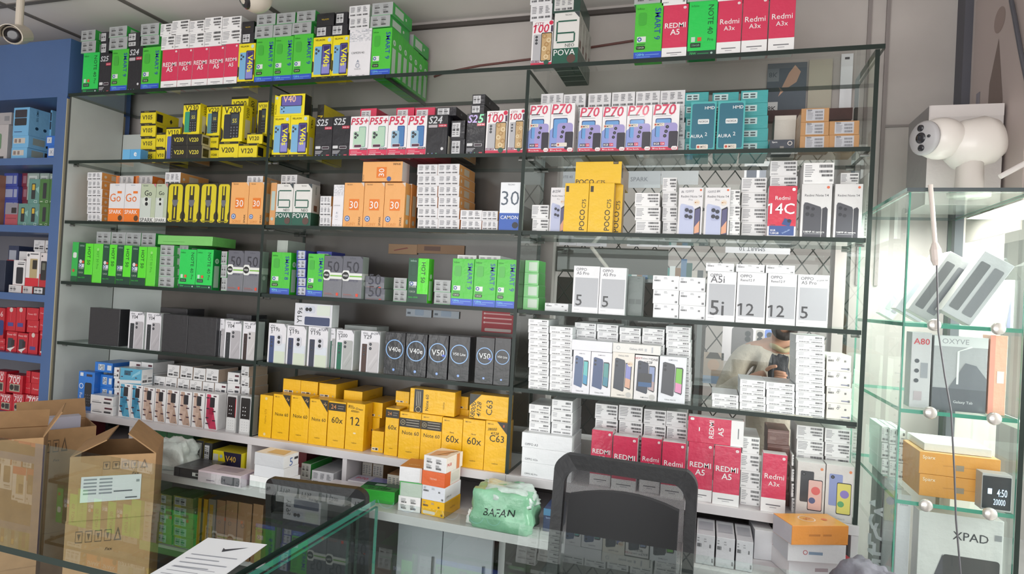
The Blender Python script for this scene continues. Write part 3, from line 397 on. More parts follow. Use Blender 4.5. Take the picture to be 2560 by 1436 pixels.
# tall cabinet stock
def simple(look, c, s=None, d=.05, f=(), r=(), kind='feature_phone_box', coat=.35): return D(look, c, s, None, d, f, r, kind=kind, coat=coat)
LB = simple('light blue phone box with two screens pictured', 0x74b2dc, 0x86bfe4, .13, [RR(.1, .64, .86, .92, 0x34323a, 'phone_picture', .1), RR(.1, .36, .86, .62, 0x2c2e34, 'phone_picture', .1), Rc(.1, .12, .6, .15, 0x3a5a88, 'small_print')], [Tx('HMD 105', .3, .75, .4, 0x24425a, -90, .6), Oc(.3, .3, .06, 0x24425a, 'badge_print'), Oc(.6, .3, .06, 0x24425a, 'badge_print')])
LBL = simple('light blue carton end with beige label', 0x74b2dc, 0x86bfe4, .14, [Rc(.08, .35, .8, .8, 0xc9c2b8, 'barcode_label'), Rc(.14, .42, .3, .72, 0x8a7a74, 'barcode_print'), Rc(.4, .42, .54, .72, 0x8a7a74, 'barcode_print')], [Rc(.15, .3, .55, .85, 0x9aa49c, 'side_label'), Rc(.6, .25, .85, .85, 0x3a3a40, 'side_label')])
BLB = simple('blue phone box with small white labels', 0x2c6cc4, 0x2a64b8, .07, [Rc(.1, .3, .5, .85, 0xd0d4dc, 'barcode_label'), Tx('X', .3, .58, .2, 0x55607a)], [Rc(.1, .3, .8, .85, 0xe0e4ea, 'side_label')])
BLV = simple('tall thin blue phone box', 0x2468c0, 0x1d2c44, .06, [Rc(.05, .85, .95, .99, 0xd8dce4, 'barcode_label'), Tx('Xenium 210', .5, .42, .5, 0xa8c4e8, -90, .3)])
GWT = simple('grey-white phone box with green phone', 0xb9b4b4, 0xa8a4a4, .06, [RR(.1, .3, .6, .75, 0x6a8a6a, 'phone_picture', .2), Rc(.1, .04, .8, .1, 0x3a3a40, 'small_print')])
NVL = simple('navy carton end with pale label', 0x3a4a9c, 0x34448c, .12, [Rc(.15, .2, .65, .8, 0x9aa0bc, 'barcode_label'), Rc(.72, .2, .94, .8, 0x9aa0bc, 'barcode_label')])
MRL = simple('maroon carton end with faint label', 0x7a2c3c, 0x6a2434, .12, [Rc(.25, .25, .9, .8, 0x9a6a74, 'barcode_label')])
RBX = simple('faded red phone box with small screen', 0xa84a54, 0x9a4450, .05, [Rc(0, .5, 1, 1, 0x8a8690), RR(.5, .55, .9, .8, 0x2c2628, 'phone_picture', .1), Rc(.1, .3, .9, .34, 0x8a3a44, 'small_print')])
TLB = simple('dull teal phone box with keypad phone', 0x5f8c84, 0xb4ccc8, .045, [RR(.3, .18, .66, .82, 0x2a2e30, 'phone_picture', .15), RR(.36, .55, .6, .78, 0xc8a838, 'phone_picture', .1), Tx('C2', .72, .08, .3, 0xd0e0dc, 0, .5), Pg([(.66, .6), (1, .7), (1, .4)], 0x8ab4ac)])
GRB = simple('moss green phone box with dark keypad phone', 0x46743c, 0x3c6834, .045, [RR(.36, .2, .72, .84, 0x2c2e34, 'phone_picture', .15), Tx('C1', .8, .08, .26, 0xc8d4c0, 0, .5), Rc(.12, .06, .4, .1, 0xa8b8a0, 'small_print')])
GWL = simple('grey-green carton end with small label', 0x98a8a0, 0x8a9c94, .1, [Rc(.15, .25, .85, .8, 0xc4ccc8, 'barcode_label'), Rc(.2, .35, .7, .65, 0x8a9490, 'barcode_print')])
RPB = simple('red phone box with dark phone and white arrow', 0xc02230, 0xb01c2c, .05, [RR(.16, .1, .66, .68, 0x3a3c44, 'phone_picture', .14), Rc(.5, .3, .8, .6, 0x2c2226, 'phone_picture'), Tx('Power 450', .5, .86, .84, 0xf0c8c8, 0, .3), Pg([(.1, .14), (.9, .28), (.55, .1), (.5, 0)], 0xe0dcd8, 'emblem_print')])
RPL = simple('red carton end with white lettering', 0xc22432, 0xb01c2c, .12, [Tx('Power 450', .5, .5, .7, 0xf0b8b8, 0, .4)])
RPP = simple('red phone box with pale oval badge', 0xc22432, 0xb01c2c, .06, [Oc(.5, .9, .18, 0xd8c4bc, 'badge_print'), Rc(.2, .2, .8, .36, 0x4a4a8c, 'badge_print'), Rc(.46, .4, .54, .78, 0xd04450)])
RPT = simple('red box with large number and speaker', 0xbc2030, 0xb01c2c, .06, [RR(.2, .08, .86, .5, 0xa89c88, 'phone_picture', .1), Oc(.34, .3, .13, 0x2c2a2a, 'phone_picture'), Rc(.5, .14, .8, .44, 0x3a3434, 'phone_picture'), Tx('POWER', .5, .9, .8, 0xe8c8c8, 0, .5), Tx('700', .5, .72, .66, 0xf0dcdc, 0, .8)])
WRB = simple('white and red phone box with gold phone', 0xe4e0e0, 0xd8d4d4, .05, [Rc(0, 0, 1, .24, 0xcc2634), RR(.3, .24, .86, .8, 0xb4a278, 'phone_picture', .06), RR(.5, .5, .84, .76, 0x2e2a28, 'phone_picture', .05), Rc(.3, .92, .9, .95, 0x55555a, 'small_print'), Oc(.15, .9, .08, 0x55555a, 'emblem_print')])
WKB = simple('white phone box with black phone', 0xe0dddd, 0xd4d0d0, .05, [RR(.28, .06, .86, .72, 0x24262e, 'phone_picture', .14), Rc(.36, .82, .9, .86, 0x33353a, 'small_print'), Rc(.4, .9, .95, .93, 0x85858a, 'small_print')])
GDB = simple('gold and black phone box', 0xb0a078, 0x9a8c68, .05, [RR(.2, .5, .9, .95, 0x2a2826, 'phone_picture', .08), RR(.3, .62, .8, .9, 0x4a4c54, 'phone_picture', .08)])
# ------------------------------------------------------------------ the place: dimensions
YF = 2.13                                   # front plane of the shelving
XL, XA, XB, XR = -2.878, -1.757, -.654, .455  # its four uprights
Z = {'T': 2.317, 1: 2.004, 2: 1.724, 3: 1.442, 4: 1.162, 5: .859, 6: .72, 'u': .36, 'a': 2.008+.017, 'b': 1.685+.017, 'c': 1.359+.017, 'd': 1.071+.017, 'e': .80}
TOPS = {k: (z+.0055 if k in ('T', 1, 2, 3, 4) else z) for k, z in Z.items()}
PLACED = []; ITEMS = []; CUR = ['T']
def shelf(k): CUR[0] = k
def build_box(d, w_, h, loc, dp, rz=0):
    m = lambda c: M(c, .42, d['coat'], 0, .12 if d['coat'] else 0)
    mb = MB(); mb.box((-w_/2, 0, 0), (w_/2, dp, h), m(d['c']), side=m(d['s']), top=m(d['t']), front=m(d['c']))
    o = mb.build(d['kind'], bevel=.0011); o.location = loc; o.rotation_euler = (0, 0, rz)
    parts = {}
    for face, key in (('f', 'f'), ('r', 'r'), ('t', 'tp')):
        if d[key]: draw(parts, d[key], face_frame(face, -w_/2, 0, 0, w_/2, dp, h), d['coat'])
    for nm, p in parts.items(): p.build(nm, o)
    return o
def F(d, x0, x1, yt, off=.012, yb=None, sid=None, zb=None, zt=None, dp=None, lab=None, grp=None, wx=None):
    Y = YF+off; zs = TOPS[CUR[0]]; dp = dp or d['d']
    z0 = zb if zb is not None else (aty(x0, yb, Y).z if yb is not None else zs)
    X0, X1 = wx or (xat(x0, Y, z0), xat(x1, Y, z0)); W0 = X1-X0
    top = zt if zt is not None else aty(x0, yt, Y).z
    for p in PLACED:                       # neighbours in the same row only just touch
        if p[1] < Y+dp-.001 and p[4] > Y+.001 and p[2] < top-.012 and p[5] > z0+.012:
            if p[0] <= X0 < p[3]-.0003 and p[3] < X1: X0 = p[3]+.0004
            elif X0 < p[0] < X1 and X1 <= p[3]: X1 = p[0]-.0004
    for bx in (XA, XB, XR, XL):
        if CUR[0] in (1, 2, 3, 4, 5) and X0 < bx+.0075 and X1 > bx-.0075:
            if (X0+X1)/2 < bx: X1 = bx-.0075
            else: X0 = bx+.0075
    if CUR[0] in ('a', 'b', 'c', 'd', 'e'): X1 = min(X1, -2.9655)
    if yb is not None or zb is not None:
        best = zs; a = X0+.1*(X1-X0); b = X1-.1*(X1-X0)
        for p in PLACED:
            if p[0] < b and p[3] > a and p[1] < Y+dp-.004 and p[4] > Y+.004 and best < p[5] < z0+.045: best = p[5]
        z0 = best+.0002
    else: z0 += .0002
    if X1-X0 < .35*W0: print('SQUEEZED', d['look'], x0, x1, CUR[0])
    h = max(top-z0, .012)
    PLACED.append((X0, Y, z0, X1, Y+dp, z0+h))
    o = build_box(d, X1-X0, h, ((X0+X1)/2, Y, z0), dp)
    ITEMS.append(dict(o=o, look=d['look'], k=CUR[0], x=(X0+X1)/2, y=Y, z=z0, sid=sid, lab=lab, cat=d['cat'], grp=grp)); return o
NS = [0]
def S(d, x0, x1, yt, n, off=.082, yb=None, dp=None):
    """a stack of n cartons whose top edge shows at yt"""
    NS[0] += 1; Y = YF+off; z0 = aty(x0, yb, Y).z if yb is not None else TOPS[CUR[0]]
    zt = aty(x0, yt, Y).z
    if yb is not None:
        c = [p[5] for p in PLACED if p[0] < xat((x0+x1)/2, Y, z0) < p[3] and p[1] < Y+.1 and p[4] > Y+.02 and p[5] < z0+.045]
        z0 = max(c+[TOPS[CUR[0]]])
    for i in range(n):
        dd = d[(i+NS[0]) % len(d)] if isinstance(d, list) else d[i] if isinstance(d, tuple) else d
        F(dd, x0+random.uniform(-.8, .8), x1+random.uniform(-.8, .8), 0, off, None if i == 0 and yb is None else 0, NS[0] if n > 1 else None, zb=None if i == 0 and yb is None else z0+(zt-z0)*i/n, zt=z0+(zt-z0)*(i+1)/n-.0004, dp=dp)

# ------------------------------------------------------------------ cartons on the glass top
shelf('T')
S9, S8, HOT, HOTB, N50 = infinix('SMART 9'), infinix('SMART 8', ft='90Hz', foot=0x3a5ac0, look='lime phone box with pale blue base'), hot50(), hot50(1), n50()
N40, N40P = note40(), note40(1)
F(N40, 203, 243, 134); F(s25(), 245, 274, 136)
F(S9, 275, 316, 126); F(S24, 317, 351, 118)
F(S9, 351, 396, 120)
for a, b, t in ((401, 441, 126), (442, 477, 123), (478, 517, 120), (518, 557, 117), (558, 591, 111)): F(A5, a, b, t)
F(V40, 592, 633, 111)
for a, b, t in ((635, 681, 98), (682, 728, 94), (729, 777, 88)): F(S9, a, b, t)
F(V40, 778, 826, 95); F(V40, 827, 867, 91); F(cam40(), 868, 923, 75); F(S9, 925, 974, 73)
for a, b, t, y2 in ((202, 238, 104, 134), (202, 237, 77, 104), (272, 317, 95, 124), (272, 316, 68, 95), (351, 396, 91, 119), (351, 396, 61, 91)): F(silver, a, b, t, .012, y2)
for a, b, t, y2 in ((251, 271, 107, 135), (251, 271, 81, 107), (319, 349, 105, 120), (319, 349, 83, 105)): F(BK, a, b, t, .012, y2)
for a, b, t, y2 in ((400, 436, 91, 124), (437, 472, 85, 122), (473, 510, 83, 119), (511, 553, 78, 116), (554, 601, 76, 110)): F(WB[0], a, b, t, .012, y2)
for a, b, t, y2 in ((400, 428, 61, 91), (429, 472, 53, 85), (473, 510, 53, 83), (511, 554, 45, 78), (555, 602, 44, 76)): F(WB[1], a, b, t, .012, y2)
F(BK, 604, 634, 84, .012, 110); F(BKV, 604, 634, 55, .012, 84)
for a, b, t, y2 in ((636, 681, 66, 98), (682, 728, 63, 94), (729, 777, 58, 88), (641, 688, 37, 66), (691, 737, 34, 63), (741, 787, 29, 58)): F(silver, a, b, t, .012, y2)
F(BK, 789, 827, 67, .012, 93); F(BK, 828, 868, 63, .012, 90); F(BKV, 791, 834, 35, .012, 67); F(BK, 838, 868, 32, .012, 63)
F(WT2, 872, 922, 46, .012, 76); F(WT2, 872, 923, 16, .012, 46)
F(silver, 925, 974, 41, .012, 73); F(silver, 929, 981, 9, .012, 41)
nth = ['second', 'third', 'fourth', 'fifth', 'sixth', 'seventh']
sx9 = (xat(925, YF+.012, TOPS['T'])+.001, xat(974, YF+.012, TOPS['T'])); sxp = (xat(1380, YF+.012, TOPS['T'])+.001, xat(1443, YF+.012, TOPS['T']))
for i in range(6):
    F(S9, 925, 974, 0, .0125+.0468*(i+1), zt=aty(925, 73, YF+.012).z-.003*i, wx=sx9, lab=f'green phone box, {nth[i]} from front in the row running back along glass top')
F(silver, 925, 974, 0, .19, 0, wx=sx9, dp=.15, zb=aty(925, 73, YF+.012).z-.02, zt=aty(925, 73, YF+.012).z+.047, lab='green-sided carton lying behind the two silver ends on glass top')
F(city(), 1326, 1378, 54); F(pova(), 1380, 1443, 34)
for i in range(3): F(pova(), 1380, 1443, 0, .0685+.056*i, wx=sxp, zt=aty(1380, 34, YF+.012).z-.001, lab=f'white and green phone box, {nth[i]} from front in its row on glass top')
F(WT2, 1325, 1379, 13, .012, 54); F(WT2, 1325, 1379, -27, .012, 13)
F(D('white carton end framed in dark green', 0x23443a, 0x2a4a40, None, .18, f=[Rc(.06, .12, .76, .95, 0xd8d8d6, 'barcode_label')]+[('R', *(q*.7+.06 if i in (0, 2) else q for i, q in enumerate(op[1:5])), *op[5:]) for op in bars('t') if op[0] == 'R'], kind='flat_phone_box'), 1381, 1450, -8, .012, 33)
F(S9, 1583, 1652, 13); F(A5, 1653, 1715, 15); F(N40P, 1717, 1788, 6); F(A3X, 1790, 1850, 4); F(A3X, 1852, 1916, -3); F(A3X, 1919, 1984, -12)
F(silver, 1585, 1651, -34, .012, 14); F(WB[0], 1654, 1716, -33, .012, 13); F(silver, 1718, 1789, -38, .012, 5); F(WB[1], 1791, 1851, -40, .012, 2)

# ------------------------------------------------------------------ first shelf
shelf(1)
V = vend
F(D('small light blue carton with white curl emblem', 0x5aa8dc, 0x4a94cc, 0x7ab8e0, .07, f=[Tx('e', .72, .5, .16, WH, 0, 2), Rc(0, 0, .42, 1, 0x6ab0dc)], kind='feature_phone_box'), 306, 350, 374, .0, dp=.04)
S(V('V105'), 351, 388, 278, 4, .075); S(V('V10'), 390, 413, 332, 2, .075)
F(V('V230', 1), 429, 466, 364, .012, dp=.05); F(V('V220', 1), 467, 503, 364, .012)
F(V('V230', 1), 429, 466, 336, .012, 364, dp=.05); F(V('V220', 1), 467, 503, 336, .012, 364)
F(vup('V110', 0x5a6ab8, 'yellow phone box with blue phone'), 411, 446, 319, .066)
F(vup('V230', 0x2f9a78, 'yellow phone box with green keypad phone'), 455, 497, 260, .03, 336)
F(V('V200'), 546, 594, 355, .012); F(V('V120'), 595, 641, 360, .012)
S(V('V200', look='yellow carton end beneath the tilted boxes'), 510, 545, 340, 2, .06, dp=.15)
F(vup('V220', 0x5a8c98, 'yellow phone box with grey-blue phone'), 513, 548, 265, .062, 338)
F(vup('V200', 0x2c3038, 'yellow phone box with black phone'), 551, 604, 263, .014, 355)
F(V('V120'), 617, 655, 333, .02, 358)
F(vup('V200', 0x2c3038, 'tall yellow phone box standing behind'), 573, 615, 243, .075, 356)
F(vup('V120', 0x2a2a2c, 'yellow and black phone box'), 641, 666, 253, .075, 335)
F(V40, 676, 720, 292); F(V40, 721, 766, 290); F(V40L, 679, 760, 238, .012, 291)
F(D('long black and yellow carton lying behind', 0x25231d, 0xe0cc1a, None, .15, f=[Tx('VILLAON', .5, .5, .6, 0xd8b82c, 90, 1)], kind='flat_phone_box'), 790, 806, 262, .07, 291, zb=TOPS[1]+.1)
F(s25('S25'), 785, 827, 295); F(s25('S25'), 828, 871, 292)
F(p55('P55+'), 872, 917, 292); F(p55('P55+'), 918, 966, 291); F(p55('P55', 0), 967, 1014, 290); F(p55('P55', 0), 1015, 1063, 290)
RDK = D('red carton end with white label', 0xd83a5c, 0xcc3454, None, .16, f=bars('k'), kind='flat_phone_box', r=[Tx('P55+', .25, .5, .3, WH, 0, 1)])
S(RDK, 898, 940, 272, 3, .07); S(RDK, 989, 1033, 270, 3, .07); S(RDK, 1036, 1086, 270, 3, .07)
F(S24, 1065, 1115, 288); S(BK, 1126, 1161, 348, 1, .03); S(BK, 1126, 1161, 302, 1, .03, 348); S(BK, 1090, 1140, 269, 1, .03, 290)
F(S25C, 1163, 1210, 285); F(BK, 1177, 1210, 263, .014, 284); F(BK, 1180, 1212, 237, .014, 263)
F(city(), 1212, 1264, 278); F(city(), 1268, 1306, 273)
for i, (a, b, t) in enumerate(((1314, 1371, 263), (1372, 1432, 260), (1444, 1501, 269), (1502, 1562, 268), (1563, 1626, 265), (1627, 1694, 262))): F(p70(i != 1), a, b, t)
for a, b, t in ((1351, 1406, 235), (1408, 1463, 236), (1469, 1526, 234), (1529, 1586, 231), (1589, 1649, 229), (1650, 1711, 227)): S(WT2, a, b, t, 4, .075)
F(AURA, 1722, 1786, 256); F(AURA, 1790, 1858, 254)
S(TEALF, 1706, 1770, 232, 5, .075); S(TEALF, 1781, 1846, 232, 5, .075); S(TEALF, 1851, 1919, 227, 5, .075)
F(D('dark navy carton with small white emblem', 0x3a404c, 0x343a46, None, .12, f=[Tx('Sparx', .2, .72, .22, WH, 0, .5), Oc(.82, .6, .1, 0xd8d0c8, 'emblem_print', .07), Rc(.42, .05, .58, .3, 0x8a8680, 'sticker')], kind='flat_phone_box'), 1921, 1985, 350, .012)
F(D('white lidded gift box', 0xd8d2c8, 0xd0cac0, None, .1, f=[Rc(0, .9, 1, 1, 0xe2dcd2, 'box_lid')], kind='gift_box', cat='box'), 1932, 1986, 290, .14)
S(SPX, 1986, 2072, 272, 3, .02); S(SPX, 2073, 2148, 303, 2, .02)

# ------------------------------------------------------------------ second shelf
shelf(2)
S(WT, 218, 254, 431, 6, .06); F(go1(), 269, 307, 459); F(go1(), 308, 347, 459); F(go2(), 348, 385, 460); F(go2(), 386, 414, 460)
for a, b in ((415, 455), (456, 496), (497, 539), (540, 572)): F(TRF, a, b, 458)
F(sp30(), 573, 617, 456); F(sp30(), 618, 657, 456)
for a, b, t in ((290, 333, 440), (338, 380, 440), (412, 450, 431), (616, 655, 440)): S(OTL if a < 400 else WT, a, b, t, 4, .075)
F(D('peach phone box turned edge-on', 0xdca066, 0xf0ae68, None, .085, f=[Rc(.2, .35, .85, .8, 0xb9c8c0, 'side_label'), Oc(.5, .15, .25, 0xb9c8c0, 'badge_print')]), 672, 686, 457, .014)
F(pova(), 687, 728, 460); F(pova(), 729, 775, 460); S(WT2, 690, 742, 437, 4, .08)
S(WT, 799, 827, 490, 3, .03); F(cam40(), 829, 855, 462)
F(sp30(), 856, 905, 457); F(sp30(), 906, 956, 457); F(sp30(), 957, 1008, 457); F(sp30(), 968, 1024, 460, .062)
F(SP30L, 905, 1004, 405, .012, 457)
S(WT, 1042, 1093, 411, 6, .04); S(WT, 1094, 1147, 410, 6, .04); S(WT, 1150, 1203, 525, 2, .03); S(WT, 1204, 1244, 527, 2, .03)
F(CAM30, 1246, 1297, 456)
S(WB, 1329, 1370, 512, 2, .05); F(rn14p('8/256', ' and faint note'), 1372, 1412, 469, .03)
F(POCO, 1407, 1467, 458, .012, dp=.017); F(POCO, 1468, 1530, 458, .012, dp=.04); F(POCO, 1494, 1552, 462, .055)
F(D('white carton hidden behind the deep yellow boxes', 0xddd6c8, None, None, .1, kind='flat_phone_box'), 1425, 1480, 470, .11)
F(POCOL, 1437, 1552, 405, .03, 460, dp=.2)
S(WB, 1587, 1649, 482, 3, .04); S(WB, 1655, 1691, 444, 4, .07)
F(rn14p('BL 12/512', ' and ink note'), 1692, 1753, 469); F(rn14p('12/512 BK', ' and darker note'), 1758, 1821, 469)
S(WB, 1823, 1849, 474, 3, .03); S(WB, 1853, 1915, 444, 4, .07); S(WB, 1925, 1992, 402, 5, .07)
F(R14C, 1917, 1988, 465); F(rn14(), 1999, 2075, 460); F(rn14(), 2082, 2152, 460)
S(WB, 2007, 2084, 407, 1, .012, 459); S(WB, 2100, 2146, 432, 5, .075)

# ------------------------------------------------------------------ third shelf
shelf(3)
F(D('green phone box edge with small emblem', 0x2fb24c, 0x24963c, None, .05, f=[Rc(0, 0, 1, .14, 0x1d5a38), RR(.2, .6, .8, .74, 0xd8e0d8, 'badge_print', .3), Oc(.4, .28, .2, 0xc05038, 'badge_print')]), 176, 191, 605, .02)
for a, b, t, d in ((192, 228, 608, HOT), (229, 252, 609, gplain), (253, 287, 611, HOT), (288, 324, 613, HOTB), (325, 362, 616, HOT), (363, 386, 617, gplain)): F(d, a, b, t)
for a, b, t in ((240, 275, 579), (276, 313, 580), (314, 351, 581), (352, 388, 582)): S(silver, a, b, t, 4, .085)
S(silver, 389, 433, 612, 4, .03); S(silver, 436, 470, 613, 4, .06)
F(D('long light green carton lying at the back', 0x7cc86a, 0x6ab85a, None, .1, kind='flat_phone_box', f=[Rc(.1, .3, .5, .35, 0x5aa84a)]), 394, 530, 588, .035, 612, dp=.14)
F(N40, 445, 486, 623); F(N40, 487, 528, 623)
F(N50, 566, 605, 626); F(N50, 606, 648, 627)
S(silver, 552, 566, 628, 3, .012)
F(D('pale carton marked with a number lying behind', 0xb4bab4, 0x9aa49c, None, .12, f=[Tx('50', .8, .5, .5, 0x4a5a50, 90)]+bars('k')[1:], kind='flat_phone_box'), 672, 712, 600, .08, zb=TOPS[3])
F(S8, 674, 722, 630, .02); S(D('blue carton end with white label', 0x3a46a8, 0x2a3488, None, .12, f=[Rc(.2, .06, .92, .94, 0xc8ccd8, 'barcode_label')]+bars('i'), kind='flat_phone_box'), 741, 764, 626, 5, .03)
F(S8, 765, 805, 634); F(N50, 806, 852, 639); F(N50, 853, 902, 640)
S(n50('50', 0) | dict(look='grey-green phone carton with faint number', kind='flat_phone_box', d=.12), 912, 960, 690, 2, .03)
S(D('blue carton end lying behind grey boxes', 0x3a46a8, 0x2a3488, None, .1, f=[Rc(.1, .2, .8, .8, 0xc8ccd8, 'barcode_label')], kind='flat_phone_box'), 790, 828, 628, 4, .09)
S(silver, 983, 1015, 694, 2, .03); F(HOTB, 1017, 1067, 645); S(silver, 1085, 1125, 699, 2, .03)
F(S9, 1126, 1180, 646); F(S9, 1181, 1237, 647); F(S9, 1238, 1285, 648)
S(WT2, 1142, 1190, 637, 4, .075); S(WT2, 1195, 1250, 638, 4, .075)
S(D('pale green carton end behind the glass', 0x8ad08a, 0x5ac05a, 0x7cc87c, .1, f=[Rc(.3, .15, .9, .85, 0xc8d8c8, 'barcode_label')], kind='flat_phone_box'), 1306, 1346, 650, 4, .06)
S(WO, 1362, 1420, 757, 1, .06)
F(oppo('OPPO', 'A5 Pro', '5'), 1429, 1494, 664); F(oppo('OPPO', 'A5 Pro', '5'), 1495, 1561, 668)
F(D('dull grey-green translucent box', 0x6f7a76, 0xa8b4b0, None, .06, f=[Tx('oppo', .7, .94, .2, 0x3a4240), Rc(.1, .3, .5, .42, 0x55605c, 'small_print'), Rc(.55, .3, .9, .42, 0x55605c, 'small_print')]), 1566, 1604, 690, .06)
S(WO, 1631, 1696, 688, 3, .02); S(WO, 1697, 1762, 692, 3, .02)
F(oppo('OPPO', 'A5i ', '5i'), 1763, 1836, 678); F(oppo('OPPO', 'Reno12 F', '12'), 1838, 1911, 680); F(oppo('OPPO', 'Reno12 F', '12'), 1914, 1987, 683)
F(oppo('OPPO', 'A5 Pro', '5', '9/128 Br 56k', 'white phone box with handwritten price and grey panel'), 1989, 2068, 686)
S(WO, 1764, 1834, 657, 1, .012, 678); S(WO, 1840, 1911, 660, 1, .012, 680); S(WO, 1915, 1987, 662, 1, .012, 683)

# ------------------------------------------------------------------ fourth shelf
shelf(4)
F(VBK, 220, 295, 768)
A_ = 'white phone box with grey striped phone'
F(vivo('Y04', '4/64', 0x2c3034, 0xb2aeb2, A_), 319, 356, 778); F(vivo('Y04', 'G 4/64', 0x2c3034, 0xb2aeb2, A_), 361, 398, 781)
F(VBK, 403, 465, 784); F(VBK, 466, 537, 790)
F(VBK | dict(look='black carton lying behind', kind='flat_phone_box', d=.1), 395, 462, 768, .08); F(VBK | dict(look='black carton lying behind', kind='flat_phone_box', d=.1), 560, 622, 784, .08)
F(vivo('Y04', '', 0x2c3034, 0xb2aeb2, A_), 539, 557, 796, .03); F(vivo('Y04', 'G 4/64', 0x2c3034, 0xb2aeb2, A_), 558, 599, 800); F(vivo('Y29', '8/128', 0x3a2a28, 0xc8c4c4, 'white phone box with brown and silver phone'), 603, 637, 803)
B_ = 'white phone box with blue phone and pale rainbow'
F(vivo('Y19s', 'S', 0x3a4a78, 0, B_, 1), 667, 711, 807); F(vivo('Y19s', 'S', 0x3c4260, 0, B_, 1), 713, 761, 813); F(vivo('Y19s', '6/128', 0x34384c, 0, B_, 1), 766, 815, 816)
F(vivo('Y200', '', 0x1d5a48, 0xaaa8a8, 'white phone box with dark green phone'), 817, 834, 820, .03); F(vivo('Y200', 'S', 0x1d6a50, 0xaeb0ae, 'white phone box with dark green phone'), 836, 880, 823)
F(vivo('Y29', '8+256', 0x4a3028, 0xc4c0c2, 'white phone box with brown and silver phone'), 897, 945, 826)
F(D('white phone box lying sideways above row', 0xd8d8de, 0xcfd4d4, None, .05, f=[Tx('Y19s', .14, .45, .7, 0x33353a, 90, .5), RR(.28, .05, .95, .42, 0x3c4668, 'phone_picture', .15), RR(.26, .58, .55, .9, 0xc8ccd8, 'phone_picture', .3), Oc(.33, .74, .045, 0x202228, 'phone_picture'), Oc(.42, .74, .045, 0x202228, 'phone_picture'), Rc(.6, .5, .95, .95, 0xd4dcd0, 'phone_picture')]), 735, 828, 757, .02, 815)
S(VBK | dict(look='film-wrapped grey carton lying at the back', kind='flat_phone_box', d=.1, c=0x8a908e, s=0x9aa09e), 690, 740, 800, 3, .08)
S(VBK | dict(look='film-wrapped grey carton behind the white row', kind='flat_phone_box', d=.1, c=0x8a908e, s=0x9aa09e, t=0xaab0ae), 860, 940, 812, 3, .085)
F(v50('V40e'), 958, 1008, 829); F(v50('V40e'), 1010, 1063, 833); F(v50('V50', 1), 1066, 1116, 836); F(v50('V50 Lite'), 1119, 1170, 839); F(v50('V50', 1), 1185, 1231, 842); F(v50('V50 Lite'), 1232, 1272, 844)
S(WS, 1321, 1371, 797, 10, .02); S(WS, 1374, 1430, 815, 9, .02)
F(gal('Galaxy A06', 0x55688c, (0x6ac0c0, 0x4a98c0), 'white phone box with blue phone and teal screen'), 1417, 1472, 874, .012); F(gal('Galaxy A06', 0x4a5a80, (0x5a9a98, 0x4a8aa0), 'white phone box with blue phone and teal screen'), 1473, 1525, 879, .012)
F(gal('Galaxy A05', 0x3a3f4c, (0x8a8cc8, 0xd8a890), 'cream phone box with dark striped phone', 0xe9e2d8, 1), 1526, 1581, 880); F(gal('Galaxy A05', 0x34394a, (0x8a98c0, 0xb8a0a0), 'white phone box with black ink notes and dark sticker', 0xe9e6e6, 2, '6/128'), 1583, 1641, 887); F(gal('Galaxy A26 5G', 0x44464c, (0x7ac048, 0xe090b8), 'white phone box with charcoal phone and bright screen', 0xe8eaf0), 1644, 1711, 890)
F(GALT, 1417, 1530, 848, .012, 876); F(GALT2, 1531, 1650, 857, .012, 884)
for a, b, t, n in ((1437, 1490, 806, 9), (1492, 1545, 810, 9), (1548, 1602, 818, 9), (1605, 1660, 820, 9), (1665, 1726, 815, 10)): S(WS, a, b, t, n, .085)
S(WS, 1780, 1846, 983, 2, .02); S(WS, 1849, 1913, 948, 4, .02); S(WS, 1915, 1986, 955, 4, .02); S(WS, 1989, 2061, 837, 10, .02)
S(D('cream carton end with small logo', 0xeeeae2, 0xe0dcd2, None, .15, f=bars('o')+[Oc(.45, .7, .05, 0x33353a, 'emblem_print', .035), Rc(.6, .14, .9, .2, 0x7a7c9c, 'barcode_print')], kind='flat_phone_box'), 2065, 2127, 886, 4, .02)

# ------------------------------------------------------------------ wooden bottom shelf
shelf(5)
F(FUN, 192, 231, 927, .03); S(FUNL, 236, 280, 904, 4, .06); S(WNL, 226, 282, 986, 2, .0, dp=.055)
S(WNL, 284, 297, 918, 4, .06); F(NKT, 295, 324, 957); F(NKT, 325, 352, 961)
F(NKTL, 299, 352, 919, .012, 958)
for a, b, t in ((354, 382, 967), (384, 411, 970), (413, 443, 973), (445, 475, 977), (478, 507, 980)): F(NKB, a, b, t)
F(NKR, 510, 541, 983); F(blis(1), 563, 588, 986); F(blis(0), 596, 624, 989)
for a, b, t in ((383, 411, 939), (413, 441, 942), (443, 472, 946), (474, 503, 950), (505, 533, 954)): S(WCL, a, b, t, 4, .085)
S(WNL, 535, 564, 957, 4, .085); S(WNL, 568, 598, 930, 5, .085); S(WCL, 602, 622, 915, 6, .085)
for a, b, t, y2 in ((418, 447, 911, 945), (449, 480, 914, 949), (482, 512, 919, 953), (514, 545, 921, 956)): S(WCL, a, b, t, 1, .09, y2)
S(WNL, 322, 350, 903, 5, .085); S(WNL, 352, 381, 905, 5, .085)
F(RYS, 645, 676, 986, .012)
for a, b, t in ((678, 720, 984), (722, 768, 987), (769, 814, 996)): F(N60, a, b, t)
F(R60XB, 816, 859, 1002); F(R12, 861, 906, 1006)
for a, b, t in ((707, 749, 946), (751, 793, 951), (796, 838, 957)): S(RYL, a, b, t, 4, .08)
S(RYL, 858, 905, 975, 4, .085); S(RYL, 927, 957, 1076, 1, .03); S(RYL, 911, 955, 1003, 3, .085)
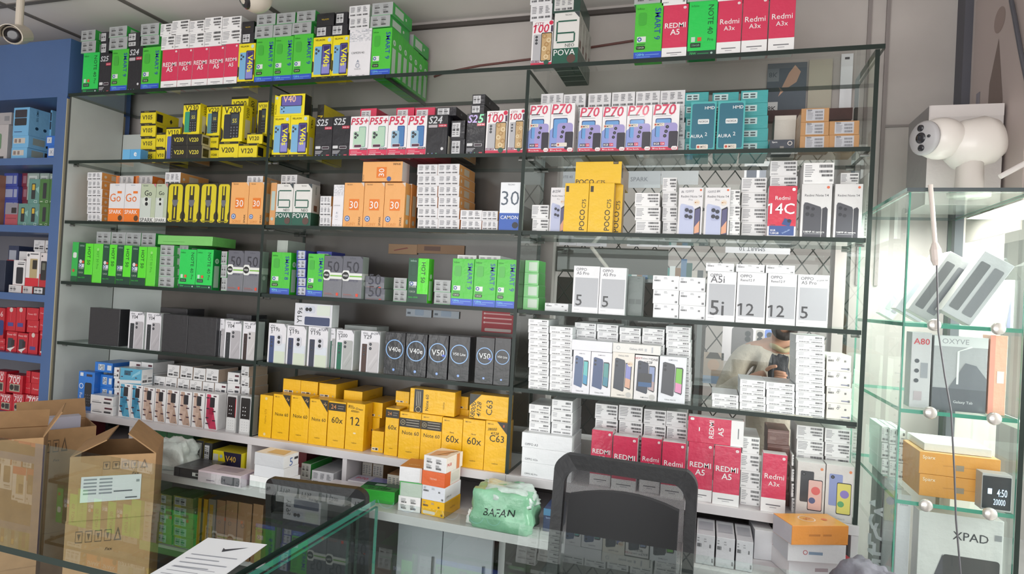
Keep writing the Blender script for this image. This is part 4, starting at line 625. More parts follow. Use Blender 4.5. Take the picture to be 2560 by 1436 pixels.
F(R60XB, 959, 992, 1019, .012); F(N60B, 994, 1047, 1028, .002, dp=.07); F(N60B, 1048, 1099, 1035, .002, dp=.07); F(R60X, 1100, 1151, 1043, .002, dp=.07); F(R60X, 1152, 1207, 1046, .002, dp=.07); F(C63, 1208, 1266, 1051, .002, dp=.07)
F(N60L, 1023, 1135, 970, .012, 1030); F(C63L, 1172, 1268, 984, .012, 1050)
S(RYL, 989, 1022, 977, 5, .08); S(RYL, 1140, 1170, 990, 5, .08)
S((opl('OPPO A5 Pro'), opl('OPPO A3x'), opl('OPPO A3')), 1303, 1428, 1080, 3, .0)
S(WS, 1322, 1375, 1010, 3, .03, 1078); S(WS, 1378, 1430, 998, 3, .03, 1078)
for a, b, t in ((1487, 1543, 1008), (1546, 1605, 1012), (1609, 1663, 1022), (1665, 1716, 1027)): S(WB, a, b, t, 5, .09)
F(A5, 1473, 1525, 1073, .02); F(A5, 1527, 1588, 1088, .002); F(A3, 1597, 1648, 1093, .02); F(A3, 1650, 1708, 1103, .002); F(A5, 1715, 1778, 1103, .012); F(A5, 1780, 1846, 1113, .002)
F(A5L, 1718, 1857, 1040, .012, 1106)
S(WB, 1850, 1898, 1090, 4, .04); F(A3X, 1897, 1962, 1132, .002)
S(D('reddish brown leather-look carton end', 0x7a5850, 0x6a4a44, 0x8a6a60, .13, f=[Rc(0, .8, 1, .86, 0x9a7a72), Rc(.1, .3, .4, .5, 0x8a6a62)], kind='flat_phone_box'), 1918, 1972, 1072, 5, .09)
S(WB, 1967, 1984, 1136, 4, .03); S(WB, 1990, 2058, 1062, 6, .07); S(WB, 2062, 2126, 1070, 6, .07)
def rnx(pal, look): return D(look, 0xd8d5d2, 0xc8c6c4, 0xe0dedc, .055, f=[Oc(.87, .9, .055, 0xe08858, 'emblem_print')]+phone(.12, .28, .6, .84, pal[0], ((.25, .9, .07),), r=.1)+[RR(.4, .14, .92, .7, 0x26262c, 'phone_picture', .1), RR(.42, .155, .9, .685, pal[1], 'phone_picture', .09), Oc(.68, .5, .16, pal[2], 'phone_picture'), Oc(.56, .32, .12, pal[3], 'phone_picture'), Tx('Redmi Note 12', .5, .06, .44, 0x8a8a8e)])
F(rnx((0x3a3c42, 0xe0b8b0, 0xd86a68, 0x55608a), 'white phone box with coral swirl screen'), 1984, 2058, 1152, .0, dp=.06)
F(rnx((0x8a98c8, 0xd8cf68, 0x8a7ac0, 0x5aa068), 'white phone box with yellow painted screen'), 2060, 2130, 1160, .0, dp=.06)
# ------------------------------------------------------------------ the room
def slab(name, a, b, m, **k): mb = MB(); mb.box(a, b, m); return mb.build(name, **k)
WALL = M(0xb9b2ae, .8, 0, 0, .15, .1, 3); CEIL = M(0xe6e0dc, .85, 0, 0, .05, .04, 2)
struct(slab('floor', (-4.6, -4, -.02), (4, 8, 0), M(0xb4afaa, .5, 0, 0, .05, .08, 6)))
struct(slab('ceiling', (-4.5, -.7, 2.69), (.92, 2.5, 2.75), CEIL))
wb = MB()
WX0, WX1, WZ0, WZ1 = -.62, .43, .93, 2.13
for a, b in (((-4.5, 2.5, 0), (WX0, 2.6, 2.75)), ((WX1, 2.5, 0), (.92, 2.6, 2.75)), ((WX0, 2.5, 0), (WX1, 2.6, WZ0)), ((WX0, 2.5, WZ1), (WX1, 2.6, 2.75))): wb.box(a, b, WALL)
struct(wb.build('wall_back'))
wr = MB(); WRM = M(0xd0c4c0, .7, 0, 0, .1, .08, 3)
for a, b in (((.80, 1.0, 1.84), (.92, 2.5, 2.75)), ((.80, 1.0, 0), (.92, 2.5, .62)), ((.80, 1.0, .62), (.92, 1.55, 1.84)), ((.80, 2.44, .62), (.92, 2.5, 1.84))): wr.box(a, b, WRM)
struct(wr.build('wall_right'))
mb = MB(); mb.box((.85, 1.55, .62), (.856, 2.44, 1.84), G_CLEAR); struct(mb.build('window_2'))
mb = MB(); mb.box((.84, 1.975, .62), (.866, 2.0, 1.84), M(0xd8d4d0, .4)); mb.box((.84, 1.55, 1.2), (.866, 2.44, 1.22), M(0xd8d4d0, .4)); struct(mb.build('trim_window'))
struct(slab('wall_left', (-4.6, -1.4, 0), (-4.5, 2.6, 2.75), WALL))
cs = MB()
for x in (-3.11, -2.5, -1.88): cs.box((x-.012, -.7, 2.684), (x+.012, 2.5, 2.6899), M(0x6d6864, .7))
for y in (1.98, 1.37, .76): cs.box((-4.5, y-.012, 2.6845), (.80, y+.012, 2.6898), M(0x6d6864, .7))
struct(cs.build('trim_ceiling'))
struct(slab('trim_shadow_gap', (-2.85, 2.482, 2.655), (.80, 2.4999, 2.672), M(0x4c4542, .6)))  # dark strip painted for the shadow gap where wall meets ceiling
for i_, px in enumerate((2166, 2212)):
    tb_ = MB(); x = xat(px, 2.495, 2.3); tb_.box((x-.006, 2.4915, 1.6), (x+.006, 2.4999, 2.654), M(0x8d8583, .7)); struct(tb_.build('trim_%d' % (i_+1)))
tb_ = MB(); x = xat(2212, 2.495, 2.3); tb_.box((x+.0065, 2.4935, 2.165), (.774, 2.4999, 2.173), M(0x8d8583, .7)); struct(tb_.build('trim_3'))
tr = MB(); tr.box((.775, 2.43, 1.0), (.7999, 2.4999, 2.69), M(0x57575f, .6)); struct(tr.build('trim_right'))
wp = MB(); wp.box((WX0, 2.54, WZ0), (WX1, 2.546, WZ1), G_CLEAR); wo = struct(wp.build('mirror_stand_in'))  # made-up clear pane standing in for the mirror behind the bay
# lattice grille seen in the mirror, built as a real thing behind the pane
gr = MB(); wire = M(0x3b3c38, .5, 0, .3); st = .105; GX0, GX1, GZ0, GZ1, GY_ = -1.1, .85, 0, 2.6, 3.7
k = -40
while k < 60:
    for sgn in (1, -1):
        pts = []
        for z in (GZ0, GZ1):
            pts.append((GX0+k*st+(z-GZ0)*.72 if sgn > 0 else GX0+k*st-(z-GZ0)*.72, z))
        (xa, za), (xb, zb_) = pts
        t0, t1 = 0, 1
        for lo, hi in ((GX0, GX1),):
            dx = xb-xa
            ta, tb = (lo-xa)/dx, (hi-xa)/dx
            if ta > tb: ta, tb = tb, ta
            t0, t1 = max(t0, ta), min(t1, tb)
        if t1 > t0: gr.tube([(xa+dx*t0, GY_+.003*sgn, za+(zb_-za)*t0), (xa+dx*t1, GY_+.003*sgn, za+(zb_-za)*t1)], .0034, wire, 5)
    k += 1
gr.box((GX0-.02, GY_-.02, 0), (GX0+.01, GY_+.02, GZ1), wire); gr.box((GX1-.01, GY_-.02, 0), (GX1+.02, GY_+.02, GZ1), wire)
tag(gr.build('reflection_grille'), 'dark diamond lattice grille behind the right bay, standing in for a mirror reflection', 'grille')
# made-up space behind the pane, holding mirror reflections built as real things
struct(slab('backdrop_wall', (-3.5, 5.2, 0), (4, 5.4, 3.4), M(0xa39c96, .8, 0, 0, .1, .15, 2)))
def poster(name, px0, px1, py0, py1, Y, c, label, ops=(), frame=None):
    a, b = aty(px0, py0, Y), aty(px1, py1, Y); x0, x1 = min(a.x, b.x), max(a.x, b.x); z0, z1 = min(a.z, b.z), max(a.z, b.z)
    mb = MB(); mb.box((x0, Y, z0), (x1, Y+.004, z1), M(c, .5)); o = mb.build(name); parts = {}
    draw(parts, ops, face_frame('f', x0, Y, z0, x1, Y+.004, z1), 0)
    for n_, p in parts.items(): p.build(n_, o)
    return tag(o, label, 'poster')
PW = 0xdad8da
poster('poster', 1385, 1440, 575, 614, 3.66, PW, 'small white notice behind the glass, under the deep yellow boxes', [Tx('SPARK', .7, .7, .4, 0x8a8c92), Rc(.5, .15, .9, .2, 0xb0b0b4, 'small_print')])
poster('poster', 1442, 1516, 590, 617, 3.66, PW, 'white notice with grey heading, beside the smaller one below yellow boxes', [Tx('NOTE 30', .6, .6, .5, 0x9a9ca2), Rc(.2, .2, .8, .26, 0xb8b8bc, 'small_print')])
poster('poster', 1568, 1645, 596, 618, 3.66, PW, 'white notice with small print, below the three-high barcode stack', [Rc(.1, .2, .4, .3, 0x8a8c92, 'small_print'), Tx('HOT', .4, .6, .3, 0x9a9ca2)])
poster('poster', 1648, 1727, 597, 620, 3.66, PW, 'white notice below the two lilac phone boxes', [Tx('SMART', .6, .6, .4, 0x9a9ca2), Rc(.1, .2, .3, .3, 0x8a8c92, 'small_print')])
poster('poster', 1815, 1975, 596, 637, 3.66, PW, 'painted upside-down reflection of a wide white notice behind the third shelf', [Tx('SMART 10', .42, .3, .4, 0x6a6c72, 180), Rc(.2, .7, .7, .76, 0xb0b0b4, 'small_print')])
poster('poster', 1808, 1972, 806, 915, 3.66, 0xe6e0e2, 'white poster of four phone backs behind the man', [RR(.14, .12, .46, .9, 0x6d6a6c, 'phone_picture', .15), RR(.5, .3, .62, .86, 0xb8b4b0, 'phone_picture', .2), RR(.63, .25, .78, .88, 0x6a88d0, 'phone_picture', .2), RR(.8, .3, .95, .86, 0xd8c0b0, 'phone_picture', .2)]+[Oc(u, v, .045, 0x303238, 'phone_picture') for u in (.38, .56, .7, .87) for v in (.74, .6)])
poster('poster', 1862, 1922, 404, 455, 3.66, 0xe4e0e0, 'pale poster of grey phones behind the red and white boxes', [RR(.1, -.0, .5, .8, 0x7a7c84, 'phone_picture', .1), RR(.62, .1, .9, .7, 0x9a9ca4, 'phone_picture', .2)])
poster('poster', 1388, 1442, 402, 470, 3.66, 0xc0c2c4, 'pale grey notice with faint print behind the yellow boxes', [Tx('NOTE 40', .5, .4, .6, 0x8a8c92)])
poster('poster', 1566, 1650, 398, 470, 3.66, 0xc0c2c4, 'pale grey sheet marked faintly beside the yellow boxes', [Tx('HOT 50', .5, .8, .5, 0x8a8c92), Tx('SPARK', .4, .3, .5, 0x8a8c92)])
poster('poster', 1655, 1745, 394, 462, 3.66, 0xc4c4c4, 'second pale grey sheet, behind the tall barcode stack', [Tx('Z HOT', .5, .8, .5, 0x8a8c92)])
poster('poster', 1760, 1806, 880, 962, 3.66, 0xb8a898, 'tan and blue poster at the edge of the phone poster', [Rc(0, 0, 1, .25, 0x9ab0c8), Oc(.5, .6, .3, 0xc8a890, 'print'), Pg([(.1, .8), (.9, .8), (.7, 1), (.3, 1)], 0x3a302c, 'print')])
pn = MB(); a = aty(1392, 692, 3.8); b = aty(1765, 812, 3.8); pn.box((a.x, 3.8, 0), (b.x, 3.83, max(a.z, b.z)), M(0x4f4a46, .6)); tag(pn.build('dark_board'), 'dark grey-brown board behind the grille', 'board')
pn = MB(); a = aty(1560, 700, 3.38); b = aty(1765, 706, 3.38); pn.box((a.x, 3.3, b.z-.02), (b.x, 3.46, b.z), M(0x6a6f6e, .5)); [pn.box((x-.012, y-.012, 0), (x+.012, y+.012, b.z-.02), M(0x6a6f6e, .5)) for x in (a.x+.02, b.x-.02) for y in (3.32, 3.44)]; dsk = pn.build('far_shelf'); tag(dsk, 'narrow shelf of small goods beyond the glass', 'shelf'); zz = b.z
for i in range(14):
    x = a.x+.03+i*(b.x-a.x-.06)/13; h = random.uniform(.05, .13); o = MB(); c_ = (0x3f8a84, 0xd8dcdc, 0x8a6a54, 0x5a7a9c, 0x2f5a58, 0xc0b8b0, 0x444a50)[i % 7]; o.box((x-.014, 3.34, zz+.0003), (x+.014, 3.40, zz+h), M(c_, .4))
    tag(o.build('small_box'), f'{("teal", "white", "brown", "blue-grey", "dark green", "cream", "charcoal")[i % 7]} small box, {["first", "second"][i//7]} of its colour along the far shelf', 'box')
poster('poster', 2024, 2076, 150, 285, 2.4905, 0xb9b2a2, 'beige blank panel behind the glass below the top sheet')  # this panel and the next two paint mirror reflections onto the wall
poster('poster', 2104, 2127, 135, 278, 2.4905, 0xe8e8ec, 'narrow white strip painted as a reflection beside the last glass upright', [Rc(.3, .9, .7, .94, 0x55555a, 'small_print')])
poster('poster', 1920, 2012, 160, 285, 2.4905, 0x5d6670, 'dark poster of a pale hand beneath the red boxes', [Pg([(.3, .35), (.5, .5), (.75, .62), (.85, .82), (.7, .95), (.55, .8), (.4, .55)], 0xd0a890, 'hand_picture'), Rc(0, .0, .3, .25, 0xd8d8d8), Tx('8K', .15, .12, .22, 0x2a2a30, 0, 1)])
bd = MB(); a = aty(1385, 616, 2.553); b = aty(1668, 690, 2.553); bd.box((a.x, 2.553, min(a.z, b.z)), (b.x, 2.569, max(a.z, b.z)), M(0x55524f, .6)); tag(bd.build('shutter_rail'), 'dark grey horizontal shutter rail behind the glass', 'rail')
ld = MB(); ld.tube([aty(1478, 618, 2.551), aty(1520, 672, 2.551)], .008, M(0xd8d0c8, .5)); tag(ld.build('white_rod'), 'slanting white rod in front of the grey shutter rail', 'rod')
# wall cable, right wall poster
cb = MB(); cb.tube([aty(x, y, 2.494) for x, y in ((1085, 192), (1110, 182), (1200, 164), (1326, 148), (1480, 118), (1583, 102))], .0045, M(0x6a3e38, .5)); tag(cb.build('wall_cable'), 'reddish brown cable running along the wall above shelves', 'cable')
rw = MB(); rw.box((.7955, 2.02, 1.75), (.7995, 2.40, 2.55), M(0xbdaeaa, .5)); ro = rw.build('wall_poster'); pp = {}
draw(pp, [Pg([(.3, .1), (.55, .1), (.62, .5), (.5, .75), (.36, .6)], 0x7a6862, 'figure_print'), Oc(.5, .82, .1, 0x9a8680, 'figure_print'), Rc(.1, .2, .18, .6, 0x8a8490, 'figure_print')], (Vector((.7955, 2.40, 1.75)), Vector((0, -.38, 0)), Vector((0, 0, .8)), Vector((-1, 0, 0))), 0)
for n_, p in pp.items(): p.build(n_, ro)
tag(ro, 'faded beige poster on the wall above the white camera', 'poster')
ck = MB(); ck.tube([atx(x, y, .785) for x, y in ((2528, 0), (2536, 40), (2552, 130), (2575, 240))], .006, M(0x55555c, .5)); tag(ck.build('wall_cable'), 'dark cable hanging down the pale side wall', 'cable')

# ------------------------------------------------------------------ glass shelving
sh = empty('glass_shelving', (0, 0, 0)); tag(sh, 'long three-bay glass shelving full of phone boxes', 'shelving')
DP = .27
bays = ((XL+.008, XA-.007), (XA+.007, XB-.007), (XB+.007, XR-.007))
for k in (1, 2, 3, 4):
    for i, (a, b) in enumerate(bays):
        mb = MB(); mb.box((a, YF, TOPS[k]-.014), (b, YF+DP, TOPS[k]), G_EDGE, side=G_EDGE, top=G_CLEAR, front=G_EDGE); mb.build('glass_shelf', sh)
        cl = M(0x9a9a98, .3, 0, .8)
        for x, sg in ((a, 1), (b, -1)):
            for y in (YF+.03, YF+DP-.03):
                c = MB(); c.tube([(x-.002*sg, y, TOPS[k]-.0195), (x+.022*sg, y, TOPS[k]-.0195)], .005, cl, 8); c.build('shelf_clip', sh)
XM = -1.232
for a, b in ((XL-.012, XM-.001), (XM+.001, XR+.02)):
    mb = MB(); mb.box((a, YF-.005, TOPS['T']-.015), (b, YF+.36, TOPS['T']), G_EDGE, side=G_EDGE, top=G_CLEAR, front=G_EDGE); mb.build('glass_top', sh)
for x in (XA, XB, XR):
    mb = MB(); mb.box((x-.0065, YF-.004, .8595), (x+.0065, YF+DP, TOPS['T']-.0155), G_EDGE, side=G_CLEAR, top=G_EDGE, front=G_EDGE); mb.build('glass_upright', sh)
mb = MB(); mb.box((XL-.006, YF-.002, .8595), (XL+.006, YF+DP, TOPS['T']-.0155), M(0x4c4a3c, .5), side=M(0xc8ccc9, .3, .2, 0, .05, .05, 6), front=M(0x3a3c38, .5)); mb.build('side_board', sh)
bp = M(0x5b5652, .25, .3, 0, .03, .2, 3)
mb = MB(); mb.box((XL+.008, YF+DP+.002, .87), (-2.56, YF+DP+.01, 2.2), M(0xc0c5c3, .35, .2)); mb.build('white_back_board', sh)
mb = MB(); mb.box((-2.559, YF+DP+.002, .87), (XB-.01, YF+DP+.01, 2.17), bp); mb.build('back_panel', sh)
mb = MB(); mb.box((-2.56, YF+DP+.001, 2.172), (XR-.01, YF+DP+.03, 2.212), M(0x4a2f2b, .5, .1, 0, .05, .2, 20)); mb.build('back_rail', sh)
def bpost(px0, px1, py0, py1, c, label, ops=(), name='poster'):
    return poster(name, px0, px1, py0, py1, YF+DP-.006, c, label, ops)
bpost(1206, 1286, 774, 836, 0xb04048, 'red poster with lines of white script behind middle bay', [Rc(.1, .8-.2*i, .9, .86-.2*i, 0xd8a8a8, 'small_print') for i in range(3)]+[Oc(.08, .83-.2*i, .03, 0xe0c0c0, 'small_print') for i in range(3)]+[RR(.1, .05, .9, .18, 0xc8b8b4, 'badge', .3)])
bpost(1016, 1078, 772, 795, 0xa9b2bc, 'pale blue phone leaflet behind the middle bay', [RR(.35, .2, .7, 1, 0x8a9cb0, 'phone_picture', .2), Rc(.05, .3, .18, .6, 0x55606c, 'small_print')])
bpost(1084, 1147, 776, 798, 0xa9b2bc, 'second pale blue leaflet, nearer the red script poster', [RR(.3, .2, .7, 1, 0x8a9cb0, 'phone_picture', .2), Rc(.05, .3, .18, .6, 0x55606c, 'small_print')])
bpost(972, 1042, 610, 637, 0x9a7a5c, 'brown carton side with red arrow behind the middle bay', [Pg([(.2, .3), (.7, .6), (.65, .7), (.2, .4)], 0x7a3c34, 'arrow')], 'carton_panel')
bpost(1044, 1160, 611, 637, 0x8a6a4e, 'darker brown carton side with black print behind middle bay', [Rc(.15, .3, .5, .8, 0x5a3a2c, 'small_print')], 'carton_panel')
# ------------------------------------------------------------------ white base unit under the glass
WL = M(0xd9d4d6, .35, .15, 0, .02, .04, 8)
bu = empty('base_unit', (0, 0, 0)); tag(bu, 'white laminate base unit with open compartments under the glass shelving', 'cabinet')
def part(name, a, b, m, parent, bevel=.001): mb = MB(); mb.box(a, b, m); return mb.build(name, parent, bevel=bevel)
for a, b in ((XL-.012, XB-.001), (XB, XR+.01)): part('top_board', (a, YF-.012, .829), (b, YF+.29, .859), WL, bu)
part('deck_board', (-2.3, YF-.18, .69), (XR+.01, YF+.29, .7198), WL, bu); part('deck_board', (XL-.012, YF-.01, .69), (-2.301, YF+.29, .7198), WL, bu)
part('back_board', (XL-.012, YF+.291, 0), (XR+.01, YF+.3, .859), M(0x77706e, .6), bu)
part('lower_board', (XL-.012, YF-.01, .335), (-1.06, YF+.29, .36), WL, bu)
for x in (XL, xat(329, YF, .75), XA, xat(862, YF, .75), XB, xat(1700, YF, .75), XR):
    part('divider', (x-.01, YF-.008, .7201), (x+.01, YF+.288, .8288), WL, bu)
for x in (XL, -1.95, -1.05, XB, XR): part('side_board', (x-.012, YF-.01, 0), (x+.012, YF+.288, .3348 if x < -1.2 and x > XL+.1 else .6898), WL, bu)
for a, b in ((-1.035, -.86), (-.857, XB-.015)):
    dd = part('door', (a, YF-.068, .03), (b, YF-.052, .66), M(0xbfbfc6, .3, .3, 0, .05, .03, 5), bu, .002); mb = MB(); mb.tube([(b-.03, YF-.075, .45), (b-.03, YF-.075, .55)], .004, M(0x9a9a9a, .3, 0, .8), 8); mb.build('handle', dd)

def RB(d, A, B, z, h, dp, lab, cat='phone box', on=None, dx=0, dy=0, rz=None):
    """a carton on the level z whose front base edge runs between two picture points"""
    a, b = atz(*A, z), atz(*B, z); w_ = (b-a).length
    r = math.atan2(b.y-a.y, b.x-a.x) if rz is None else rz
    o = build_box(d, w_, h, ((a.x+b.x)/2+dx, (a.y+b.y)/2+dy, z+.0003), dp, r); tag(o, lab, cat); return o, r, w_, o.location.copy()
def pile(A, B, dp, rows, w_=None):
    o, r, w0, loc = RB(rows[0][0], A, B, .72, rows[0][1], dp, rows[0][2], dy=-.02); z = .7203+rows[0][1]
    for d, h, lab in rows[1:]:
        o = build_box(d, w_ or w0, h, (loc.x+random.uniform(-.004, .004), loc.y+random.uniform(-.003, .003), z+.0004), dp, r+random.uniform(-.04, .04)); tag(o, lab, 'phone box'); z += h+.0004
WPL = lambda look, c=WH, s=0xe6e4e6, f=(), r=(), tp=(): D(look, c, s, s, .16, f, r, tp, kind='flat_phone_box')
pile((1059, 1281), (1115, 1293), .12, [
    (WPL('', YR, 0xe2a80c, [Rc(.08, .1, .6, .3, 0xe0d8c8, 'barcode_label')]+bars('o'), [Tx('realme', .5, .5, .3, 0x9a7410)]), .052, 'yellow carton at the bottom of the loose pile before the base unit'),
    (WPL('', 0xe6e8f0, 0xf0eef4, bars('o'), [Tx('OPPO A5', .25, .3, .3, 0x77787e)]), .05, 'white carton with tiny codes resting on the yellow one in the pile'),
    (WPL('', 0xe86a34, 0xe8e2dc, [Tx('TECNO', .5, .5, .3, 0xf6dcc8, 0, .3)], [Rc(0, 0, .35, 1, 0xe86a34), Rc(.4, .2, .9, .8, 0xd8d4cc, 'side_label')]), .05, 'orange-ended carton in the loose pile before the base unit'),
    (WPL('', 0xf0eeee, 0xf0e8e4, bars('i'), [Tx('P65B', .2, .5, .24, 0xd83a44, 0, .8), Rc(.62, 0, .8, 1, 0xd8845c)], [Pg([(.2, 0), (.8, .3), (.7, .9), (.1, .6)], 0xd8a088, 'top_print'), Pg([(.4, .2), (.5, .2), (.9, .9), (.8, .9)], 0x7a4a40, 'top_print')]), .052, 'white carton with red lettering on top of the loose pile')])
pile((1001, 1272), (1056, 1280), .11, [
    (WPL('', 0xeceaea, 0xe4dede, bars('i'), [Tx('P70', .2, .5, .2, 0xd83a44, 0, .8)]), .053, 'white carton with black codes under the green-edged one'),
    (WPL('', 0xb9c8ba, 0x4cb858, [Rc(0, .94, 1, 1, 0x3cb04c), Rc(0, 0, .03, 1, 0x3cb04c)]), .05, 'pale carton with green edges in the middle of the shorter pile'),
    (WPL('', 0xeae8ea, 0xc86a4c, [Rc(.92, 0, 1, 1, 0xe4c8bc)], (), [Pg([(0, 0), (1, 0), (1, 1), (0, 1)], 0xb8684c, 'top_print'), Tx('TECNO', .5, .3, .5, 0xe8d0c0)]), .051, 'white carton with rust-coloured lid on the shorter pile')])
RB(D('', 0x35b83c, 0x2aa034, 0x2a8a3c, .15, tp=[Rc(0, .55, 1, 1, 0x1d4a34), Tx('HOT 50', .5, .3, .6, 0x123a20, 180, .6), Rc(.3, .6, .6, .85, 0x9ab8a8, 'badge_print')], kind='flat_phone_box'), (893, 1252), (985, 1264), .72, .045, .085, 'green phone box lying flat beside the loose pile')
# compartments
def deck(d, px0, px1, py, h, dp, lab, z=.72, off=.01, cat='phone box'):
    Y = YF+off; a, b = xat(px0, Y, z), xat(px1, Y, z); o = build_box(d, b-a, h, ((a+b)/2, Y, z+.0004), dp); tag(o, lab, cat); return z+h+.0004
GT = D('', 0xb9beb8, 0x3a7a4c, 0x3a7a4c, .15, f=bars('i'), kind='flat_phone_box')
pile((632, 1212), (722, 1228), .085, [(WPL('', WH, 0xf0f0f4), .042, 'lowest of the three white cartons below the peach boxes'), (WPL('', 0xe4e4e8, 0xeeeef2), .042, 'middle of the three white cartons below the peach boxes'), (WPL('', 0xd4d4d8, 0xf2f2f6, [Tx('SAMSUNG', .82, .4, .14, 0x9a9ca2, 90)], [Tx('5', .5, .4, .2, 0x4a6aa8, 0, .2), Rc(.7, .5, .95, .7, 0x3a3a40, 'barcode_print')], [Pg([(.3, .2), (.9, .2), (.8, .9), (.3, .8)], 0xd8b890, 'top_print')]), .046, 'topmost of the three white cartons, with a phone printed on lid')], .135)
deck(D('', 0x8a3a40, 0x7a3038, 0xa83c44, .12, kind='flat_phone_box'), 702, 765, 0, .08, .12, 'dark red carton at the back of the compartment behind white cartons', off=.13)
deck(D('', 0xd0d4ce, 0x3a9a44, 0x2f8a3c, .15, f=bars('i'), kind='flat_phone_box'), 752, 775, 0, .06, .15, 'green-topped carton between white cartons and grey one')
deck(D('', 0xc9c8cc, 0xa8a8ac, 0xa0a0a4, .2, f=bars('t'), kind='flat_phone_box'), 778, 832, 0, .052, .18, 'grey carton with printed end in the compartment', off=-.03)
RB(WPL('', 0xe8e6ee, 0xd8d6de, (), (), [Rc(.5, .4, .56, .5, 0x8a8a90, 'barcode_print')]), (803, 1240), (905, 1256), .72, .036, .09, 'flat white carton lying in front of the divider')
SB = D('', 0xc4bdb4, 0xa0784c, 0xa87c50, .13, f=bars('t'), kind='flat_phone_box')
deck(SB, 904, 928, 0, .075, .13, 'brown-sided carton nearest the divider in the compartment', off=.09); deck(SB, 930, 956, 0, .075, .13, 'second brown-sided carton from the divider in the compartment', off=.09)
deck(D('', 0xe8e4e6, 0xd8d4d6, 0xc0b8c8, .08, f=[Tx('P70', .2, .5, .2, 0xd84a68, 0, 1)], tp=[Tx('P70', .25, .5, .3, 0xd84a68, 0, 1), Rc(.5, .2, .95, .9, 0x8a8cc0, 'top_print')], kind='flat_phone_box'), 868, 962, 0, .03, .08, 'white carton with pink lettering lying flat before brown cartons', off=-.01)
deck(SB | dict(d=.1), 966, 1000, 0, .072, .1, 'brown carton with white printed end beside the loose pile', off=.0)
# left-hand compartments
z = deck(D('', 0x3c5a98, 0x34508a, 0x3c5a98, .1, f=bars('k'), kind='flat_phone_box'), 142, 160, 0, .09, .12, 'navy carton at the end of the first compartment', off=.02)
deck(D('', 0x4a4a88, 0x8a3a44, 0x5a5a98, .1, f=bars('k'), kind='flat_phone_box'), 163, 203, 0, .085, .12, 'violet and red carton inside the first compartment', off=.03)
for i, (a, b) in enumerate(((364, 386), (388, 414), (416, 480))): deck(D('', 0xc4ccc6 if i < 2 else 0xd8dad8, 0x356a48, 0x3a7a50, .12, f=[Rc(0, .55, 1, 1, 0x3a7a50)], kind='flat_phone_box'), a, b, 0, .095, .14, f'{["first", "second", "widest"][i]} green-lidded carton in the compartment above the plastic bag', off=.06)
deck(D('', 0x3a3a3c, 0x8a7a20, 0xa8982a, .12, f=[Rc(.1, .1, .8, .9, 0xb0b0a8, 'barcode_label'), *bars('k')[1:]], kind='flat_phone_box'), 486, 506, 0, .09, .1, 'black carton with yellow lid and white code label', off=.0)
deck(D('', 0x2c2c2c, 0x2a2a2a, 0xa8982a, .12, f=bars('k'), kind='flat_phone_box'), 508, 528, 0, .085, .1, 'second black carton with yellow lid, beside the lettered yellow box', off=.0)
deck(D('', 0xe6d41c, 0xd8c818, 0xb8a820, .12, f=[Rc(.02, .1, .2, .8, 0xc8c8c0, 'barcode_label'), Pg([(.38, 1), (1, 1), (1, .1), (.5, .1)], 0x2a2640), Tx('V40', .64, .62, .36, 0xd8b04a, 0, 1.5), Oc(.3, .7, .05, 0x9ab8d0, 'badge_print')], kind='flat_phone_box'), 530, 601, 0, .07, .1, 'yellow and violet carton lying in the compartment', off=-.03)
RB(D('', 0x2b2a2e, 0x26252a, 0x2e2d32, .15, f=[Rc(.7, .3, .95, .7, 0xd8d8d8, 'barcode_label'), Rc(.82, .36, .93, .64, 0x2a2a2c, 'barcode_print')], tp=[Oc(.5, .5, .3, 0x6a7078, 'ring_print', .285)], kind='flat_phone_box'), (434, 1190), (500, 1201), .72, .035, .14, 'flat black carton with a ring printed on its lid')
RB(D('', 0xd0c0c8, 0xb8a8b4, 0xc4b4bc, .09, tp=[Rc(.3, .3, .8, .8, 0xa898a4, 'top_print')], f=[RR(.55, .1, .98, .8, 0x3a3640, 'phone_picture', .2), Rc(.2, .2, .4, .3, 0x8a7a88, 'small_print')], kind='flat_phone_box'), (494, 1205), (600, 1222), .72, .045, .09, 'pinkish carton lying flat in front of the yellow and violet one')
# boxes below the deck
shelf('u')
YB = D('carton with yellow bars and black codes', 0xa8a468, 0x8a9a60, None, .1, f=[Rc(.1, 0, .4, 1, 0xd0c84a, 'color_print')]+bars('k'), kind='flat_phone_box')
S(YB, 388, 428, 1232, 5, -.02); S(YB, 432, 482, 1238, 5, -.02)
F(D('amber phone box with dark stripe', 0xc89a28, 0xa8801c, None, .06, f=[Rc(.38, 0, .6, 1, 0x4a4028)]), 488, 512, 1244, -.02); F(D('grey and amber phone box', 0x8a8070, 0x7a7060, None, .06, f=[Rc(.2, .1, .7, .9, 0xb08a30)]), 514, 532, 1246, -.02)
for a, b, t in ((535, 556, 1248), (558, 586, 1250), (588, 622, 1254), (625, 650, 1258)): F(D('plain brown phone carton with faint roundel', 0x9a7454, 0x86644a, None, .08, f=[Oc(.4, .6, .14, 0x6a5a4c, 'badge_print', .11)]), a, b, t, -.02)

